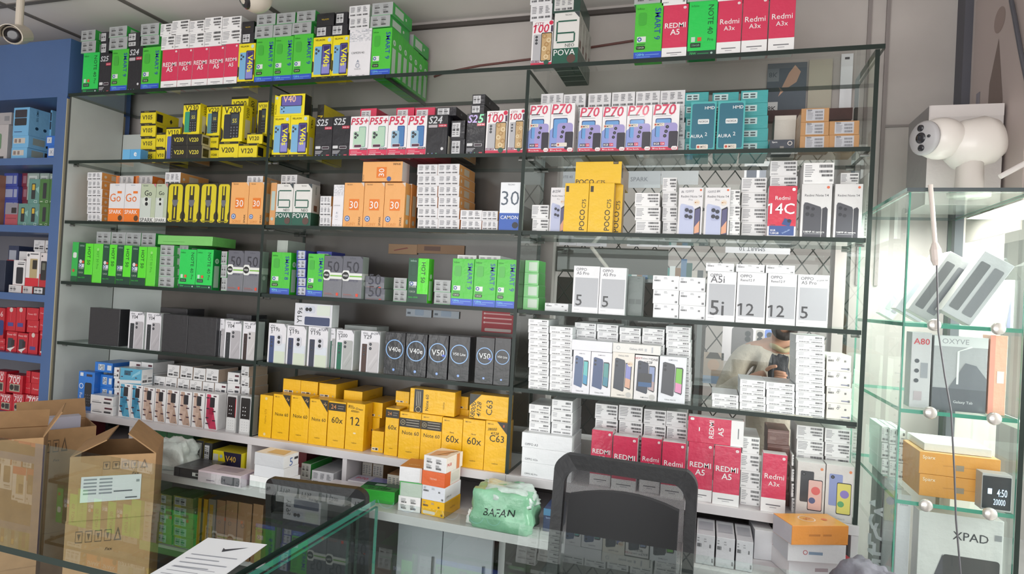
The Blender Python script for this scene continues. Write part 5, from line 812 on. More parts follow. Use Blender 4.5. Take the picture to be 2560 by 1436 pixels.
# shopping bag with the handwriting
def blob(name, w_, d_, h_, m, seed, amp, parent=None, loc=(0, 0, 0), rz=0, top=.8):
    bm = bmesh.new(); bmesh.ops.create_cube(bm, size=1); bmesh.ops.subdivide_edges(bm, edges=bm.edges[:], cuts=9, use_grid_fill=True)
    rnd = random.Random(seed); off = Vector((rnd.random()*9, rnd.random()*9, rnd.random()*9))
    from mathutils import noise
    for v in bm.verts:
        p = v.co.copy(); q = Vector(max(-.5, min(.5, c)) for c in p); n = q.normalized()*.72
        q = q*.74+n*.26*.9; t = q.z+.5
        q.x *= 1-(1-top)*t; q.y *= 1-(1-top)*t
        f = noise.noise(p*3+off)*amp+abs(noise.noise(p*7+off))*amp*.6
        q += q.normalized()*f
        v.co = Vector((q.x*w_*1.12, q.y*d_*1.12, max(0, q.z+.44)*h_*1.12))
    me = bpy.data.meshes.new(name); bm.to_mesh(me); bm.free(); me.materials.append(m); me.polygons.foreach_set('use_smooth', [True]*len(me.polygons))
    o = bpy.data.objects.new(name, me); COL.objects.link(o); o.location = loc; o.rotation_euler = (0, 0, rz); o.parent = parent; return o
BG = M(0x8cc4a0, .35, .5, 0, .5, .08, 14)
a, b = atz(1192, 1306, .72), atz(1325, 1330, .72); c = (a+b)/2
bag = blob('carrier_bag', .185, .115, .12, BG, 4, .1, None, (c.x, c.y+.015, .7203), math.atan2(b.y-a.y, b.x-a.x), .92); tag(bag, 'pale green wrapped plastic bag with black handwriting', 'bag')
kn = blob('knot', .035, .03, .04, M(0xdcd8d4, .4, .4, 0, .4, 0, 30), 8, .25, bag, (-.105, -.02, .0), 0, .6)
fold = blob('loose_film', .17, .11, .05, M(0xc8d8d0, .3, .6, 0, .5, 0, 18), 11, .16, bag, (.01, .005, .083), .1, .7)
pp = {}; draw(pp, [Tx('BAFAN', .5, .5, .7, 0x1d2a26, 4, .2, .25)], (Vector((-.075, -.0715, .035)), Vector((.15, 0, 0)), Vector((0, .006, .055)), Vector((0, -1, .1))), 0)
from mathutils.bvhtree import BVHTree
bv = BVHTree.FromPolygons([v.co for v in bag.data.vertices], [p.vertices[:] for p in bag.data.polygons])
for n_, p in pp.items():
    q = []
    for v in p.v:
        h_ = bv.ray_cast(Vector((v[0], -.5, v[2])), Vector((0, 1, 0))); q.append((v[0], (h_[0].y if h_[0] else v[1])-.0012, v[2]))
    p.v = q; p.build(n_, bag)
bag2 = blob('plastic_bag', .155, .12, .1, M(0xcfd6d2, .3, .5, 0, .6, .06, 12), 21, .16, None, (0, 0, 0), .2, .6)
c = atz(413, 1166, .72); bag2.location = (c.x+.02, c.y+.02, .7203); tag(bag2, 'crumpled white plastic bag on the deck beside the open carton', 'bag')
# right end of the deck
z_ = RB(D('', 0x2c3a5c, 0x26304c, 0x34446c, .16, f=[Tx('Sparx', .3, .6, .3, 0x9ab0d0), Rc(0, .7, 1, 1, 0x4a80a8)], kind='flat_phone_box'), (1334, 1336), (1375, 1343), .72, .075, .1, 'dark blue carton between the green bag and black chair', dx=.02, dy=.04)
for i, (a, b) in enumerate(((1738, 1784), (1788, 1834), (1838, 1880))):
    deck(D('', 0xc8c8cc, 0xb8b8bc, 0xa8a8ae, .13, f=bars('o'), tp=[Rc(.1, .3, .9, .8, 0x8a8c94, 'top_print')], kind='flat_phone_box'), a, b, 0, .088, .15, f'{["first", "second", "third"][i]} grey-white carton of the three beyond the chair back', off=-.15)
for args in (((1884, 1398), (1932, 1404), .09, 'tilted white carton leaning beside the orange-topped pile', 0xd9d8dc, ()), ):
    RB(D('', args[4], 0xc8c8ce, 0xd8d8dc, .08, f=args[5], kind='flat_phone_box'), args[0], args[1], .72, args[2], .1, args[3])
o, r, w_, loc = RB(D('', 0xc9c6ca, 0xd8d4d6, 0xb84048, .15, tp=[Tx('14C', .5, .5, .6, WH, 180, 1)], f=[Rc(.4, .3, .6, .5, 0x9a8a90, 'badge_print')], kind='flat_phone_box'), (1968, 1432), (2128, 1436), .72, .052, .12, 'white carton with red lid, lowest of pile beneath orange box', dy=-.03)
o2 = build_box(D('', 0xd0ccd0, 0xc4c4ca, 0xc84850, .14, f=[Oc(.3, .5, .04, 0xb04a50, 'badge_print', .03), Rc(.36, .4, .6, .55, 0x7a8aa0, 'small_print')], kind='flat_phone_box'), .165, .055, (loc.x-.02, loc.y-.035, .773), .11, r-.1); tag(o2, 'white carton with red edge, middle of pile beneath orange box', 'phone box')
o3 = build_box(D('', 0xd98a3c, 0xc4c0c8, 0xe0a04c, .12, f=[Rc(.3, .45, .5, .55, 0xb87030, 'small_print'), Rc(.55, .45, .7, .55, 0xb87030, 'small_print')], tp=[Oc(.45, .55, .14, 0xe8d0c0, 'top_print', .12), Tx('5G', .45, .55, .12, 0xc85a48, 20, .4), Oc(.75, .5, .05, 0xd86a30, 'top_print')], kind='flat_phone_box'), .175, .055, (loc.x-.015, loc.y-.045, .8285), .1, r+.06); tag(o3, 'orange-lidded carton on top of the pile below the painted-screen boxes', 'phone box')

# ------------------------------------------------------------------ blue wall cabinet
BLUE = M(0x4a6796, .4, .15, 0, .02, .05, 5); BX0, BX1 = -3.95, -2.908
cab = empty('blue_cabinet', (0, 0, 0)); tag(cab, 'tall blue wall cabinet with open cubbies of boxes', 'cabinet')
part('top_panel', (BX0, YF, 2.311), (BX1+.005, YF+.33, 2.585), BLUE, cab)
mb = MB(); mb.box((BX1-.055, YF-.003, 0), (BX1+.007, YF+.33, 2.3108), BLUE, side=M(0x4a6cac, .4)); mb.build('side_board', cab)
part('edge_strip', (BX1+.0075, YF-.003, .0), (BX1+.0125, YF+.3, 2.3), M(0xb0a890, .5), cab, 0)
part('side_board', (BX0, YF, 0), (BX0+.03, YF+.33, 2.3108), BLUE, cab)
for z in (2.008, 1.685, 1.359, 1.071, .783, .45): part('shelf_board', (BX0+.031, YF, z-.017), (BX1-.056, YF+.31, z+.017 if z > .7 else z+.017), BLUE, cab)
part('back_board', (BX0+.031, YF+.311, 0), (BX1-.056, YF+.328, 2.3108), M(0x77757a, .6), cab)
shelf('a')
F(GWT, -22, 16, 313, .03); F(LBL, 27, 66, 370, .03); F(LBL, 30, 70, 340, .03, 369); F(LB, 31, 70, 270, .03, 340)
F(D('grey-white carton lying on the upright one', 0xa8a4a6, 0x9a9698, None, .12, f=[Rc(.6, .3, .9, .7, 0x85858a, 'barcode_print')], kind='feature_phone_box'), -14, 27, 283, .03, 313)
F(BLB, 117, 150, 366, .05); F(BLB, 114, 143, 340, .05, 366); F(LB, 98, 126, 277, .13, 0, zb=TOPS['a']+.11); 
F(LBL, 80, 108, 340, .175, dp=.12); F(BLV, 140, 150, 270, .02)
shelf('b')
S(NVL, 8, 43, 433, 4, .1); S(MRL, 47, 66, 433, 4, .12); F(RBX, 11, 42, 508, .03); F(TLB, 43, 68, 509, .03); F(TLB, 69, 94, 509, .03); F(GRB, 96, 119, 509, .03); F(GRB, 120, 143, 509, .03)
F(TLB, 69, 96, 448, .032, 508); F(GRB, 97, 121, 448, .032, 508); F(GRB, 122, 145, 448, .032, 508)
S(GWL, 67, 96, 433, 4, .09); S(GWL, 98, 121, 433, 4, .09); S(GWL, 123, 146, 434, 4, .09)
F(D('faded orange phone box at the cubby edge', 0xa8785c, 0x98684c, None, .05, kind='feature_phone_box'), -14, 6, 437, .06)
shelf('c')
F(D('white carton end with red side', 0xd0cccc, 0xd05a54, None, .12, f=bars('k')[1:], kind='feature_phone_box'), 21, 52, 712, .02); F(D('white carton end with pale red edge', 0xc8c0c0, 0xc85a54, None, .12, f=bars('k')[1:], kind='feature_phone_box'), 56, 79, 715, .02); F(BK | dict(look='dark carton end with white code label', kind='feature_phone_box', d=.12), 82, 118, 717, .02)
F(WKB, 31, 60, 650, .03, 712); F(WRB, 62, 95, 629, .03, 714); F(simple('red and white phone box with keypad phone', 0xd8d0d0, 0xc8c0c0, .05, [Rc(0, 0, 1, .38, 0xb82a34), RR(.1, .2, .75, .76, 0x2c2c2e, 'phone_picture', .12), RR(.25, .5, .6, .7, 0x6a6c60, 'phone_picture', .1), Oc(.2, .9, .08, 0x55555a, 'emblem_print')]), 97, 119, 632, .03, 716)
F(GDB, 122, 138, 634, .03); F(RPB | dict(look='dull red phone box behind the white one', c=0xa83440), 12, 31, 649, .085); F(simple('dark navy phone box at cubby edge', 0x2c3448, None, .05), -16, 10, 650, .03)
F(WNL | dict(look='white carton lying at the cubby back'), 42, 63, 628, .16, dp=.1); S(WCL, 84, 110, 600, 5, .14); S(WCL, 112, 136, 601, 5, .14); F(simple('navy phone box with white label at back', 0x343c58, None, .08, [Rc(.1, .5, .8, .9, 0xa8acb8, 'barcode_label')]), 15, 40, 614, .16)
shelf('d')
F(RPB, 14, 40, 828, .03); F(RPB, 42, 67, 832, .03); F(RPP, 69, 92, 832, .03); F(RPB, 97, 118, 828, .03); S(RPL, -10, 11, 845, 2, .04)
F(RPP, 14, 37, 768, .05, 826); F(RPP, 38, 61, 768, .05, 830); S(RPL, 66, 95, 769, 2, .04, 830); S(RPL, 98, 122, 768, 2, .04, 828)
F(simple('red box with blue phone and number', 0xb82430, None, .05, [Tx('66', .7, .8, .4, 0xe8c8c8, 0, .6), RR(.4, .1, 1, .6, 0x2c3c78, 'phone_picture', .2)]), -24, 12, 768, .04, 845)
shelf('e')
F(RPT, -4, 28, 983, .03); F(RPT, 29, 58, 983, .03); F(RPT, 60, 105, 987, .03)
F(RPT, 15, 54, 935, .035, 985); S(RPL, 56, 75, 926, 2, .05, 985); S(RPL, 76, 110, 929, 2, .05, 985); F(RPT, -24, 12, 925, .035, 985)
for i, (A, B) in enumerate((((60, 1100), (106, 1104)), )):
    pass
# ------------------------------------------------------------------ cardboard cartons on the floor behind the counter
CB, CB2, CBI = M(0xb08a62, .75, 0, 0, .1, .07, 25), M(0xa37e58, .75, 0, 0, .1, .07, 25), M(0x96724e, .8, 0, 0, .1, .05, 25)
def icons(u=.5, n=4):
    o = []
    for i in range(n): x = u+.11*i; o += [Rc(x, .78, x+.08, .9, 0x6a5440, 'care_symbols'), Rc(x+.006, .79, x+.074, .89, 0xb08a62, 'care_symbols'), Pg([(x+.02, .87), (x+.06, .87), (x+.04, .8)], 0x6a5440, 'care_symbols')]
    x = u+.11*n; return o+[Pg([(x, .78), (x+.09, .78), (x+.045, .92)], 0x6a5440, 'care_symbols'), Pg([(x+.02, .795), (x+.07, .795), (x+.045, .88)], 0xb08a62, 'care_symbols'), Tx('Fxx', x-.05, .7, .08, 0x3a2c24, 0, -.3, .3)]
def carton(loc, w_, d_, h, rz, label, ops=(), flaps=None, cat='carton'):
    mb = MB(); t = .004
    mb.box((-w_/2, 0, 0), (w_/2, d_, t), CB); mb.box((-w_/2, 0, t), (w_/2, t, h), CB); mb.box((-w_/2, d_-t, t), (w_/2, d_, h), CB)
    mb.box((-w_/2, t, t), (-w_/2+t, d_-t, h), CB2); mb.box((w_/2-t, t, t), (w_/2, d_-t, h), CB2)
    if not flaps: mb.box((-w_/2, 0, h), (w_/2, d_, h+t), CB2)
    o = mb.build('cardboard_carton'); o.location = loc; o.rotation_euler = (0, 0, rz); parts = {}
    draw(parts, ops, face_frame('f', -w_/2, 0, 0, w_/2, d_, h), 0)
    for n_, p in parts.items(): p.build(n_, o)
    if flaps:
        fl = d_*.45
        for side, ang in flaps.items():
            m = MB(); L = {'f': (w_, fl), 'b': (w_, fl), 'l': (d_, w_*.45), 'r': (d_, w_*.45)}[side]
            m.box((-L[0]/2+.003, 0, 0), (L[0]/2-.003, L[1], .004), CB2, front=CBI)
            f = m.build('flap', o); f.location = {'f': (0, 0, h), 'b': (0, d_, h), 'l': (-w_/2, d_/2, h), 'r': (w_/2, d_/2, h)}[side]
            base = {'f': math.pi, 'b': 0, 'l': math.pi/2, 'r': -math.pi/2}[side]
            f.rotation_euler = (Matrix.Rotation(base, 3, 'Z') @ Matrix.Rotation(R_(ang), 3, 'X')).to_euler()
    else:
        tp = MB(); tp.box((-.025, -.0006, h+.0042), (.025, d_+.0006, h+.0048), M(0xc4a47c, .25, .5)); tp.build('packing_tape', o)
    return tag(o, label, cat)
lab = [Rc(.14, .28, .84, .68, 0xd9d7d9, 'shipping_label'), Rc(.78, .56, .82, .6, 0x8a8a8e, 'barcode_print')]+[Rc(.17+.18*i, .62-.055*j, .32+.18*i, .645-.055*j, 0x8c8c94, 'barcode_print') for i in range(2) for j in range(5)]+[Rc(.52, .42, .74, .44, 0x55555c, 'barcode_print'), Rc(.66, .31, .8, .33, 0x55555c, 'barcode_print')]
q = R_(40)
carton((-1.90, 1.63, 0), .25, .24, .325, q, 'lowest brown carton under the labelled pair, on the floor')
carton((-1.905, 1.632, .3295), .252, .24, .33, q, 'closed brown carton with care symbols beneath the open one', icons(.12)+[Rc(.16, .0, .84, .4, 0xd9d7d9, 'shipping_label')]+[Rc(.2+.18*i, .34-.055*j, .34+.18*i, .365-.055*j, 0x8c8c94, 'barcode_print') for i in range(2) for j in range(4)])
carton((-1.90, 1.63, .6640), .25, .24, .215, q+.02, 'open brown carton with white shipping label and raised flaps', icons(.38)+lab, {'l': 152, 'r': 140})
carton((-2.51, 1.90, 0), .25, .2, .42, R_(62), 'tall brown carton on the floor supporting an open one'); carton((-2.51, 1.90, .4245), .25, .2, .42, R_(62), 'open brown carton beside the blue cabinet, flap tilted upward', icons(.3, 2), {'b': 62, 'l': 30})
carton((-2.28, 1.53, 0), .22, .19, .45, R_(50), 'brown carton on the floor at the end of the row'); carton((-2.28, 1.53, .4545), .22, .19, .45, R_(50), 'open brown carton in front of the red boxes', (), {'b': 35, 'r': 60})
ib = MB(); ib.box((-.09, 0, 0), (.09, .05, .12), M(0xc0bcc8, .4), front=M(0xb8b4c4, .4)); o = ib.build('instruction_sheet_pack'); o.location = (-2.575, 1.935, .745); o.rotation_euler = (0, 0, R_(62)); pp = {}; draw(pp, [Rc(.5, .3, .8, .8, 0x3c3c60, 'color_print'), *[Rc(.1+.05*i, .3, .13+.05*i, .8, 0x8a8a94, 'barcode_print') for i in range(6)]], face_frame('f', -.09, 0, 0, .09, .05, .12), 0)
for n_, p in pp.items(): p.build(n_, o)
o.location.z = .4290; o.scale = (.9, 1, 3.75); tag(o, 'lilac-grey printed box standing inside the open carton', 'box')

# ------------------------------------------------------------------ glass counters
def counter(x0, x1, y0, y1, label, edge):
    r = empty('glass_counter', (0, 0, 0)); tag(r, label, 'counter'); T = .98
    mb = MB(); mb.box((x0, y0, T-.012), (x1, y1, T), G_CLEAR, side=edge, top=G_TOP, front=edge); mb.build('glass_top', r)
    mb = MB(); mb.box((x0+.004, y0+.01, .4003), (x1-.004, y0+.018, T-.0125), edge, side=edge, top=edge, front=G_CLEAR); mb.f[1] = mb.f[1]; mb.m[1] = mb.mi(G_CLEAR); mb.build('front_pane', r)
    for x in (x0+.006, x1-.014):
        mb = MB(); mb.box((x, y0+.0185, .4003), (x+.008, y1-.01, T-.0125), edge, side=G_CLEAR, top=edge, front=edge); mb.build('side_pane', r)
    mb = MB(); mb.box((x0, y0, 0), (x1, y1, .4), M(0x7d7672, .4, .2, 0, .03, .05, 8)); mb.build('plinth', r, bevel=.003)
    return r
counter(-2.9, -.773, .835, 1.352, 'glass-topped counter carrying the white papers', G_EDGE)
counter(-.752, .47, .70, 1.367, 'glass-topped counter in front of the black mesh chair', M(0x3f7f70, .2, .4))
for i, (pts, lab_) in enumerate(((((520, 1345), (668, 1362), (560, 1440), (372, 1440)), 'upper white paper sheet with a dark tick on the glass counter'), (((470, 1380), (610, 1400), (500, 1470), (330, 1462)), 'lower white paper sheet half under the ticked one'))):
    z = .9803+(.0006 if i == 0 else 0); P4 = [atz(*p, z) for p in pts]; mb = MB(); mb.poly([P4[3], P4[2], P4[1], P4[0]], M(0xe4e6ea, .5)); n0 = len(mb.v)
    mb.poly([p-Vector((0, 0, .0004)) for p in P4], M(0xd8dade, .5)); o = mb.build('paper_sheet'); pp = {}
    ax, by = P4[1]-P4[0], P4[0]-P4[3]
    draw(pp, ([Pg([(.45, .78), (.5, .68), (.8, .86), (.5, .75)], 0x3a3a44, 'tick_mark')] if i == 0 else [])+[Rc(.12, .55-.1*j, .85-.2*(j % 2), .565-.1*j, 0x9a9ca6, 'printed_text') for j in range(4)], (P4[3]+Vector((0, 0, .0002)), ax, by, Vector((0, 0, 1))), 0)
    for n_, p in pp.items(): p.build(n_, o)
    tag(o, lab_, 'paper')

# ------------------------------------------------------------------ mesh-back chairs
BLK = M(0x201f22, .55, .1, 0, .08, 0, 60)
def mesh_mat():
    m = bpy.data.materials.new('chair_mesh_weave'); m.use_nodes = True; nt = m.node_tree; nt.nodes.clear(); N = nt.nodes.new; L = nt.links.new
    o = N('ShaderNodeOutputMaterial'); mx = N('ShaderNodeMixShader'); t = N('ShaderNodeBsdfTransparent'); b = N('ShaderNodeBsdfPrincipled'); b.inputs['Base Color'].default_value = lin(0x232225); b.inputs['Roughness'].default_value = .6
    tc_ = N('ShaderNodeTexCoord'); mp = N('ShaderNodeMapping'); mp.inputs['Rotation'].default_value = (0, R_(45), 0); mp.inputs['Scale'].default_value = (150, 150, 150); v = N('ShaderNodeTexVoronoi'); v.feature = 'F1'; v.voronoi_dimensions = '3D'; v.inputs['Randomness'].default_value = 0
    g = N('ShaderNodeMath'); g.operation = 'LESS_THAN'; g.inputs[1].default_value = .31
    sp = N('ShaderNodeSeparateXYZ'); cb_ = N('ShaderNodeCombineXYZ'); L(tc_.outputs['Object'], mp.inputs[0]); L(mp.outputs[0], sp.inputs[0]); L(sp.outputs[0], cb_.inputs[0]); L(sp.outputs[2], cb_.inputs[2]); L(cb_.outputs[0], v.inputs['Vector'])
    L(v.outputs['Distance'], g.inputs[0]); L(g.outputs[0], mx.inputs[0]); L(b.outputs[0], mx.inputs[1]); L(t.outputs[0], mx.inputs[2]); L(mx.outputs[0], o.inputs[0]); return m
MESH = mesh_mat()
def rrect(x0, z0, x1, z1, r, n=6):
    pts = []
    for cx, cz, s in ((x1-r, z0+r, -90), (x1-r, z1-r, 0), (x0+r, z1-r, 90), (x0+r, z0+r, 180)):
        for j in range(n+1): a = R_(s+90*j/n); pts.append((cx+r*math.cos(a), cz+r*math.sin(a)))
    return pts
def chair(loc, rz, top, w_, label):
    r = empty('office_chair', loc, rz); tag(r, label, 'chair'); sh_ = top-.56; H = w_/2
    bow = lambda x, z: .05*(x/H)**2*-1+.05*((z-sh_)/.56)**2
    out, inn = rrect(-H, sh_+.04, H, top, .03), rrect(-H+.028, sh_+.09, H-.028, top-.045, .03)
    crown = lambda x, z: z+(.026*(1-(x/H)**2)-.022 if z > top-.2 else 0)
    fm = MB(); n = len(out); V_ = []
    for y in (0, .028):
        for q in (out, inn): V_ += [(x, bow(x, z)+y, crown(x, z)) for x, z in q]
    fs = []
    for i in range(n):
        j = (i+1) % n; fs += [(i, j, n+j, n+i), (2*n+j, 2*n+i, 3*n+i, 3*n+j), (j, i, 2*n+i, 2*n+j), (n+i, n+j, 3*n+j, 3*n+i)]
    fm.tris(V_, fs, BLK); fm.build('backrest_frame', r, fix=True, bevel=0)
    mm = MB(); NX, NZ = 14, 14; x0, x1, z0, z1 = -H+.03, H-.03, sh_+.075, top-.045; vs = []; fs = []
    for a in range(NZ+1):
        for b in range(NX+1): x = x0+(x1-x0)*b/NX; z = z0+(z1-z0)*a/NZ; vs.append((x, bow(x, z)+.014, crown(x, z)))
    for a in range(NZ):
        for b in range(NX): q = a*(NX+1)+b; fs.append((q, q+1, q+NX+2, q+NX+1))
    mm.tris(vs, fs, MESH); mm.build('mesh_panel', r, smooth=True)
    pm = MB(); vs = []; fs = []; pz0, pz1 = sh_+.1, top-.115
    for y in (.0, .02):
        for a in range(5):
            for b in range(9): x = -H+.036+(2*H-.082)*b/8; z = pz0+(pz1-pz0)*a/4; vs.append((x, bow(x, z)+.032+y, crown(x, z)))
    for k in range(2):
        for a in range(4):
            for b in range(8): q = k*45+a*9+b; fs.append((q, q+1, q+10, q+9) if k == 0 else (q+9, q+10, q+1, q))
    ring = [a for a in range(9)]+[9*a+8 for a in range(1, 5)]+[36+b for b in range(7, -1, -1)]+[9*a for a in range(3, 0, -1)]
    for i in range(len(ring)): p, q = ring[i], ring[(i+1) % len(ring)]; fs.append((q, p, p+45, q+45))
    pm.tris(vs, fs, M(0x2c2a2d, .8, 0, 0, .1, 0, 90)); pm.build('rear_pad', r, fix=True)
    part('seat', (-.235, .06, sh_-.06), (.235, .42, sh_+.01), BLK, r, .025)
    bk = MB(); bk.tube([(0, .05, sh_+.2), (0, .05, sh_), (0, .06, sh_-.07), (0, .24, sh_-.075)], .018, BLK); bk.build('back_bracket', r)
    for s in (-1, 1): am = MB(); am.tube([(s*.235, .14, sh_-.03), (s*.25, .14, sh_+.06), (s*.25, .16, sh_+.14), (s*.25, .25, sh_+.14)], .014, BLK); am.build('armrest', r)
    cm = MB(); cm.tube([(0, .24, .09), (0, .24, sh_-.06)], .025, M(0x55555a, .3, 0, .8)); cm.build('gas_column', r)
    for i in range(5):
        a = 2*math.pi*i/5+.3; dx, dy = math.cos(a), math.sin(a); lm = MB(); lm.tube([(0, .24, .1), (dx*.22, .24+dy*.22, .075)], [.024, .014], BLK); lg = lm.build('base_leg', r)
        cm = MB(); cm.tube([(dx*.22-dy*.012, .24+dy*.22+dx*.012, .0275), (dx*.22+dy*.012, .24+dy*.22-dx*.012, .0275)], .027, BLK, 14); cm.tube([(dx*.22, .24+dy*.22, .03), (dx*.22, .24+dy*.22, .08)], .007, BLK, 8); cm.build('caster', lg)
    return r
chair((-.19, 1.66, 0), R_(-3), 1.085, .375, 'black mesh-backed office chair between the counter and glass shelving')
chair((-1.235, 1.845, 0), R_(186), .845, .37, 'low black mesh-backed chair seen through the glass counter')

# ------------------------------------------------------------------ glass display case by the side wall
CX0, CX1, CY0, CY1, CT = .485, .745, 1.85, 2.40, 1.832
dc = empty('display_case', (0, 0, 0)); tag(dc, 'bright glass display case with round caps beside the side wall', 'display case')
mb = MB(); mb.box((CX0-.008, CY0-.008, CT-.01), (CX1+.02, CY1, CT), M(0x4c5558, .3, .4), side=G_EDGE_L, top=G_CASE, front=M(0x4c5558, .3, .4)); mb.build('glass_top', dc)
mb = MB(); mb.box((CX0, CY0+.0085, .62), (CX0+.006, CY1, CT-.0105), G_EDGE_L, side=G_CASE, top=G_EDGE_L, front=G_EDGE_L); mb.build('side_pane', dc)
mb = MB(); mb.box((CX0, CY0, .62), (CX1, CY0+.008, CT-.0105), G_CASE, side=G_EDGE_L, top=G_EDGE_L); mb.build('front_pane', dc)
mb = MB(); mb.box((CX1+.001, CY0, .62), (CX1+.012, CY1, CT-.0105), G_EDGE, side=G_CASE, front=G_EDGE); mb.build('side_pane', dc)
for z in (1.482, 1.258, 1.022):
    mb = MB(); mb.box((CX0+.0065, CY0+.0085, z-.01), (CX1, CY1, z), G_EDGE_L, side=G_EDGE_L, top=G_CASE, front=G_EDGE_L); mb.build('glass_shelf', dc)
    for x in (.552, .69):
        mb = MB(); mb.lathe([(.014, 0), (.0155, .003), (.0155, .01), (.011, .014)], M(0xd8d4ce, .25, 0, .6), Matrix.Translation((x, CY0-.0002, z-.002)) @ Matrix.Rotation(math.pi/2, 4, 'X'), 18); mb.build('round_cap', dc, smooth=True)
part('base_box', (CX0, CY0, 0), (CX1+.012, CY1, .6195), M(0xb9b5b3, .4, .2), dc, .003)
def fb(d, px0, px1, pyt, Y, z0, dp, lab, cat='box', tilt=0, h=None):
    a, b = max(xat(px0, Y, z0), CX0+.008), min(xat(px1, Y, z0), CX1-.002) if Y < 2.6 and z0 < CT else xat(px1, Y, z0); h = h or aty(px0, pyt, Y).z-z0
    if z0 == CF: h = min(h, .388)
    o = build_box(d, b-a, h, ((a+b)/2, Y, z0+.0004), dp); tag(o, lab, cat)
    if tilt: o.rotation_euler = (0, R_(tilt), 0)
    return o
def tb(name, look, c, s, f=(), r=(), tp=(), t=None): return D(look, c, s, t, .1, f, r, tp, kind=name)
CF = .62
# lowest level: tablets and black boxes
fb(tb('tablet_box', '', 0xc9c7c6, 0xb8b6b6, [Tx('XPAD', .62, .86, .42, 0x3c3c42, 0, .3), RR(.3, .08, .97, .72, 0x4c4a4c, 'tablet_picture', .06), Pg([(.05, .3), (.3, .72), (.34, .3)], 0x55535a, 'tablet_picture'), Rc(.9, .86, .98, .9, 0x8a8a8e, 'badge_print')]+[Oc(.45+.12*i, .18, .1, (0x6a7080, 0x8a7a70, 0x5a6070, 0x7a8090)[i], 'tablet_picture') for i in range(4)]), 2282, 2522, 1275, 1.9, CF, .05, 'large white tablet box in the lowest part of the display case', 'tablet box')
for i, (a, b, t, y) in enumerate(((2228, 2262, 1210, 1.97), (2217, 2245, 1195, 2.04), (2207, 2232, 1180, 2.11))):
    fb(tb('tablet_box', '', 0xd8d6dc, 0xcac8ce, [Tx('Infinix', .5, .93, .6, 0x8a8a92)]), a, b, t, y, CF, .05, f'slim white tablet box, {["nearest", "middle", "farthest"][i]} of the three beside the large tablet box', 'tablet box')
for i, (a, b, t, y) in enumerate(((2192, 2226, 1153, 2.16), (2180, 2214, 1132, 2.25))):
    fb(tb('tablet_box', '', 0x2b2a2e, 0x34333a, [Tx('TECNO', .5, .9, .55, 0xd8d8da, 0, .5), Tx('MEGA', .32, .5, .6, 0xd0d0d4, 90, 1), Rc(.06, .22, .4, .26, 0xb09a78, 'badge_print')], t=0xb8c8c4), a, b, t, y, CF, .07, f'{["nearer", "farther"][i]} black tablet box with white lettering under the case shelf', 'tablet box')
bg = blob('clothes_bag', .11, .12, .14, M(0x77757f, .6, .2, 0, .5, .1, 15), 31, .14, None, (.42, 1.80, 0), .3, .8); bg.location = (.405, 1.76, .7203); 
st_ = part('bag_stool', (.33, 1.68, 0), (.46, 1.845, .72), M(0x55504e, .6), None, .004); tag(st_, 'small dark stool beside the display case', 'stool'); tag(bg, 'grey cloth bundle at the foot of the display case', 'bag')
# shelf 1.022: white stacks, brown cartons, clock
SPB = tb('speaker_carton', '', 0xdd9a4a, 0xd09048, [Tx('Sparx', .12, .75, .16, 0xf0e0c8, 0, .5), Rc(.3, .45, .7, .48, 0xc88a44, 'small_print'), Rc(.46, .3, .56, .55, 0x9a8a78, 'badge_print')], t=0xe6b878)
fb(SPB, 2297, 2500, 0, 1.93, 1.022, .16, 'lower of two orange-brown cartons in the display case', 'carton', h=.058); fb(SPB, 2297, 2500, 0, 1.93, 1.0805, .16, 'upper of two orange-brown cartons in the display case', 'carton', h=.058)
fb(tb('paper_stack', '', 0xd8d2cc, 0xd0ccc8, t=0xe6e2de), 2310, 2480, 0, 1.95, 1.139, .15, 'stack of pale papers on the orange-brown cartons', 'papers', h=.02)
for i in range(3):
    for j in range(3): fb(tb('flat_phone_box', '', 0xe2e4e2, 0xc8d0cc, bars('s', i+j)), 2203+i*20, 2222+i*20, 0, 2.12-.02*i, 1.0224+.048*j, .15, f'white carton, {["lowest", "middle", "topmost"][j]} in the {["first", "second", "third"][i]} white stack beside the orange-brown cartons', 'phone box', h=.047)
ck = fb(tb('digital_clock', '', 0xb8b4b4, 0xa8a4a4, [RR(.02, .05, .98, .93, 0x34363c, 'display', .03)]), 2452, 2535, 1182, 1.868, 1.022, .04, 'small digital clock with blue-lit digits in the display case', 'clock')
pp = {}; fr = face_frame('f', -.05, -.0006, 0, .05, .04, .07); em = bpy.data.materials.new('lit_digits'); em.use_nodes = True; e_ = em.node_tree.nodes['Principled BSDF']; e_.inputs['Emission Color'].default_value = (.35, .6, .95, 1); e_.inputs['Emission Strength'].default_value = .9
draw(pp, [Tx('4:50', .68, .5, .34, 0x9ac8f0, 0, .3), Rc(.2, .45, .34, .6, 0x9ac8f0, 'lettering'), Tx('20000', .6, .25, .4, 0x9ac8f0)], fr, 0)
for n_, p in pp.items(): p.mats = [em]*len(p.mats); q = p.build('lit_digits', ck); q.scale = (ck.dimensions.x/.1, 1, ck.dimensions.z/.07)
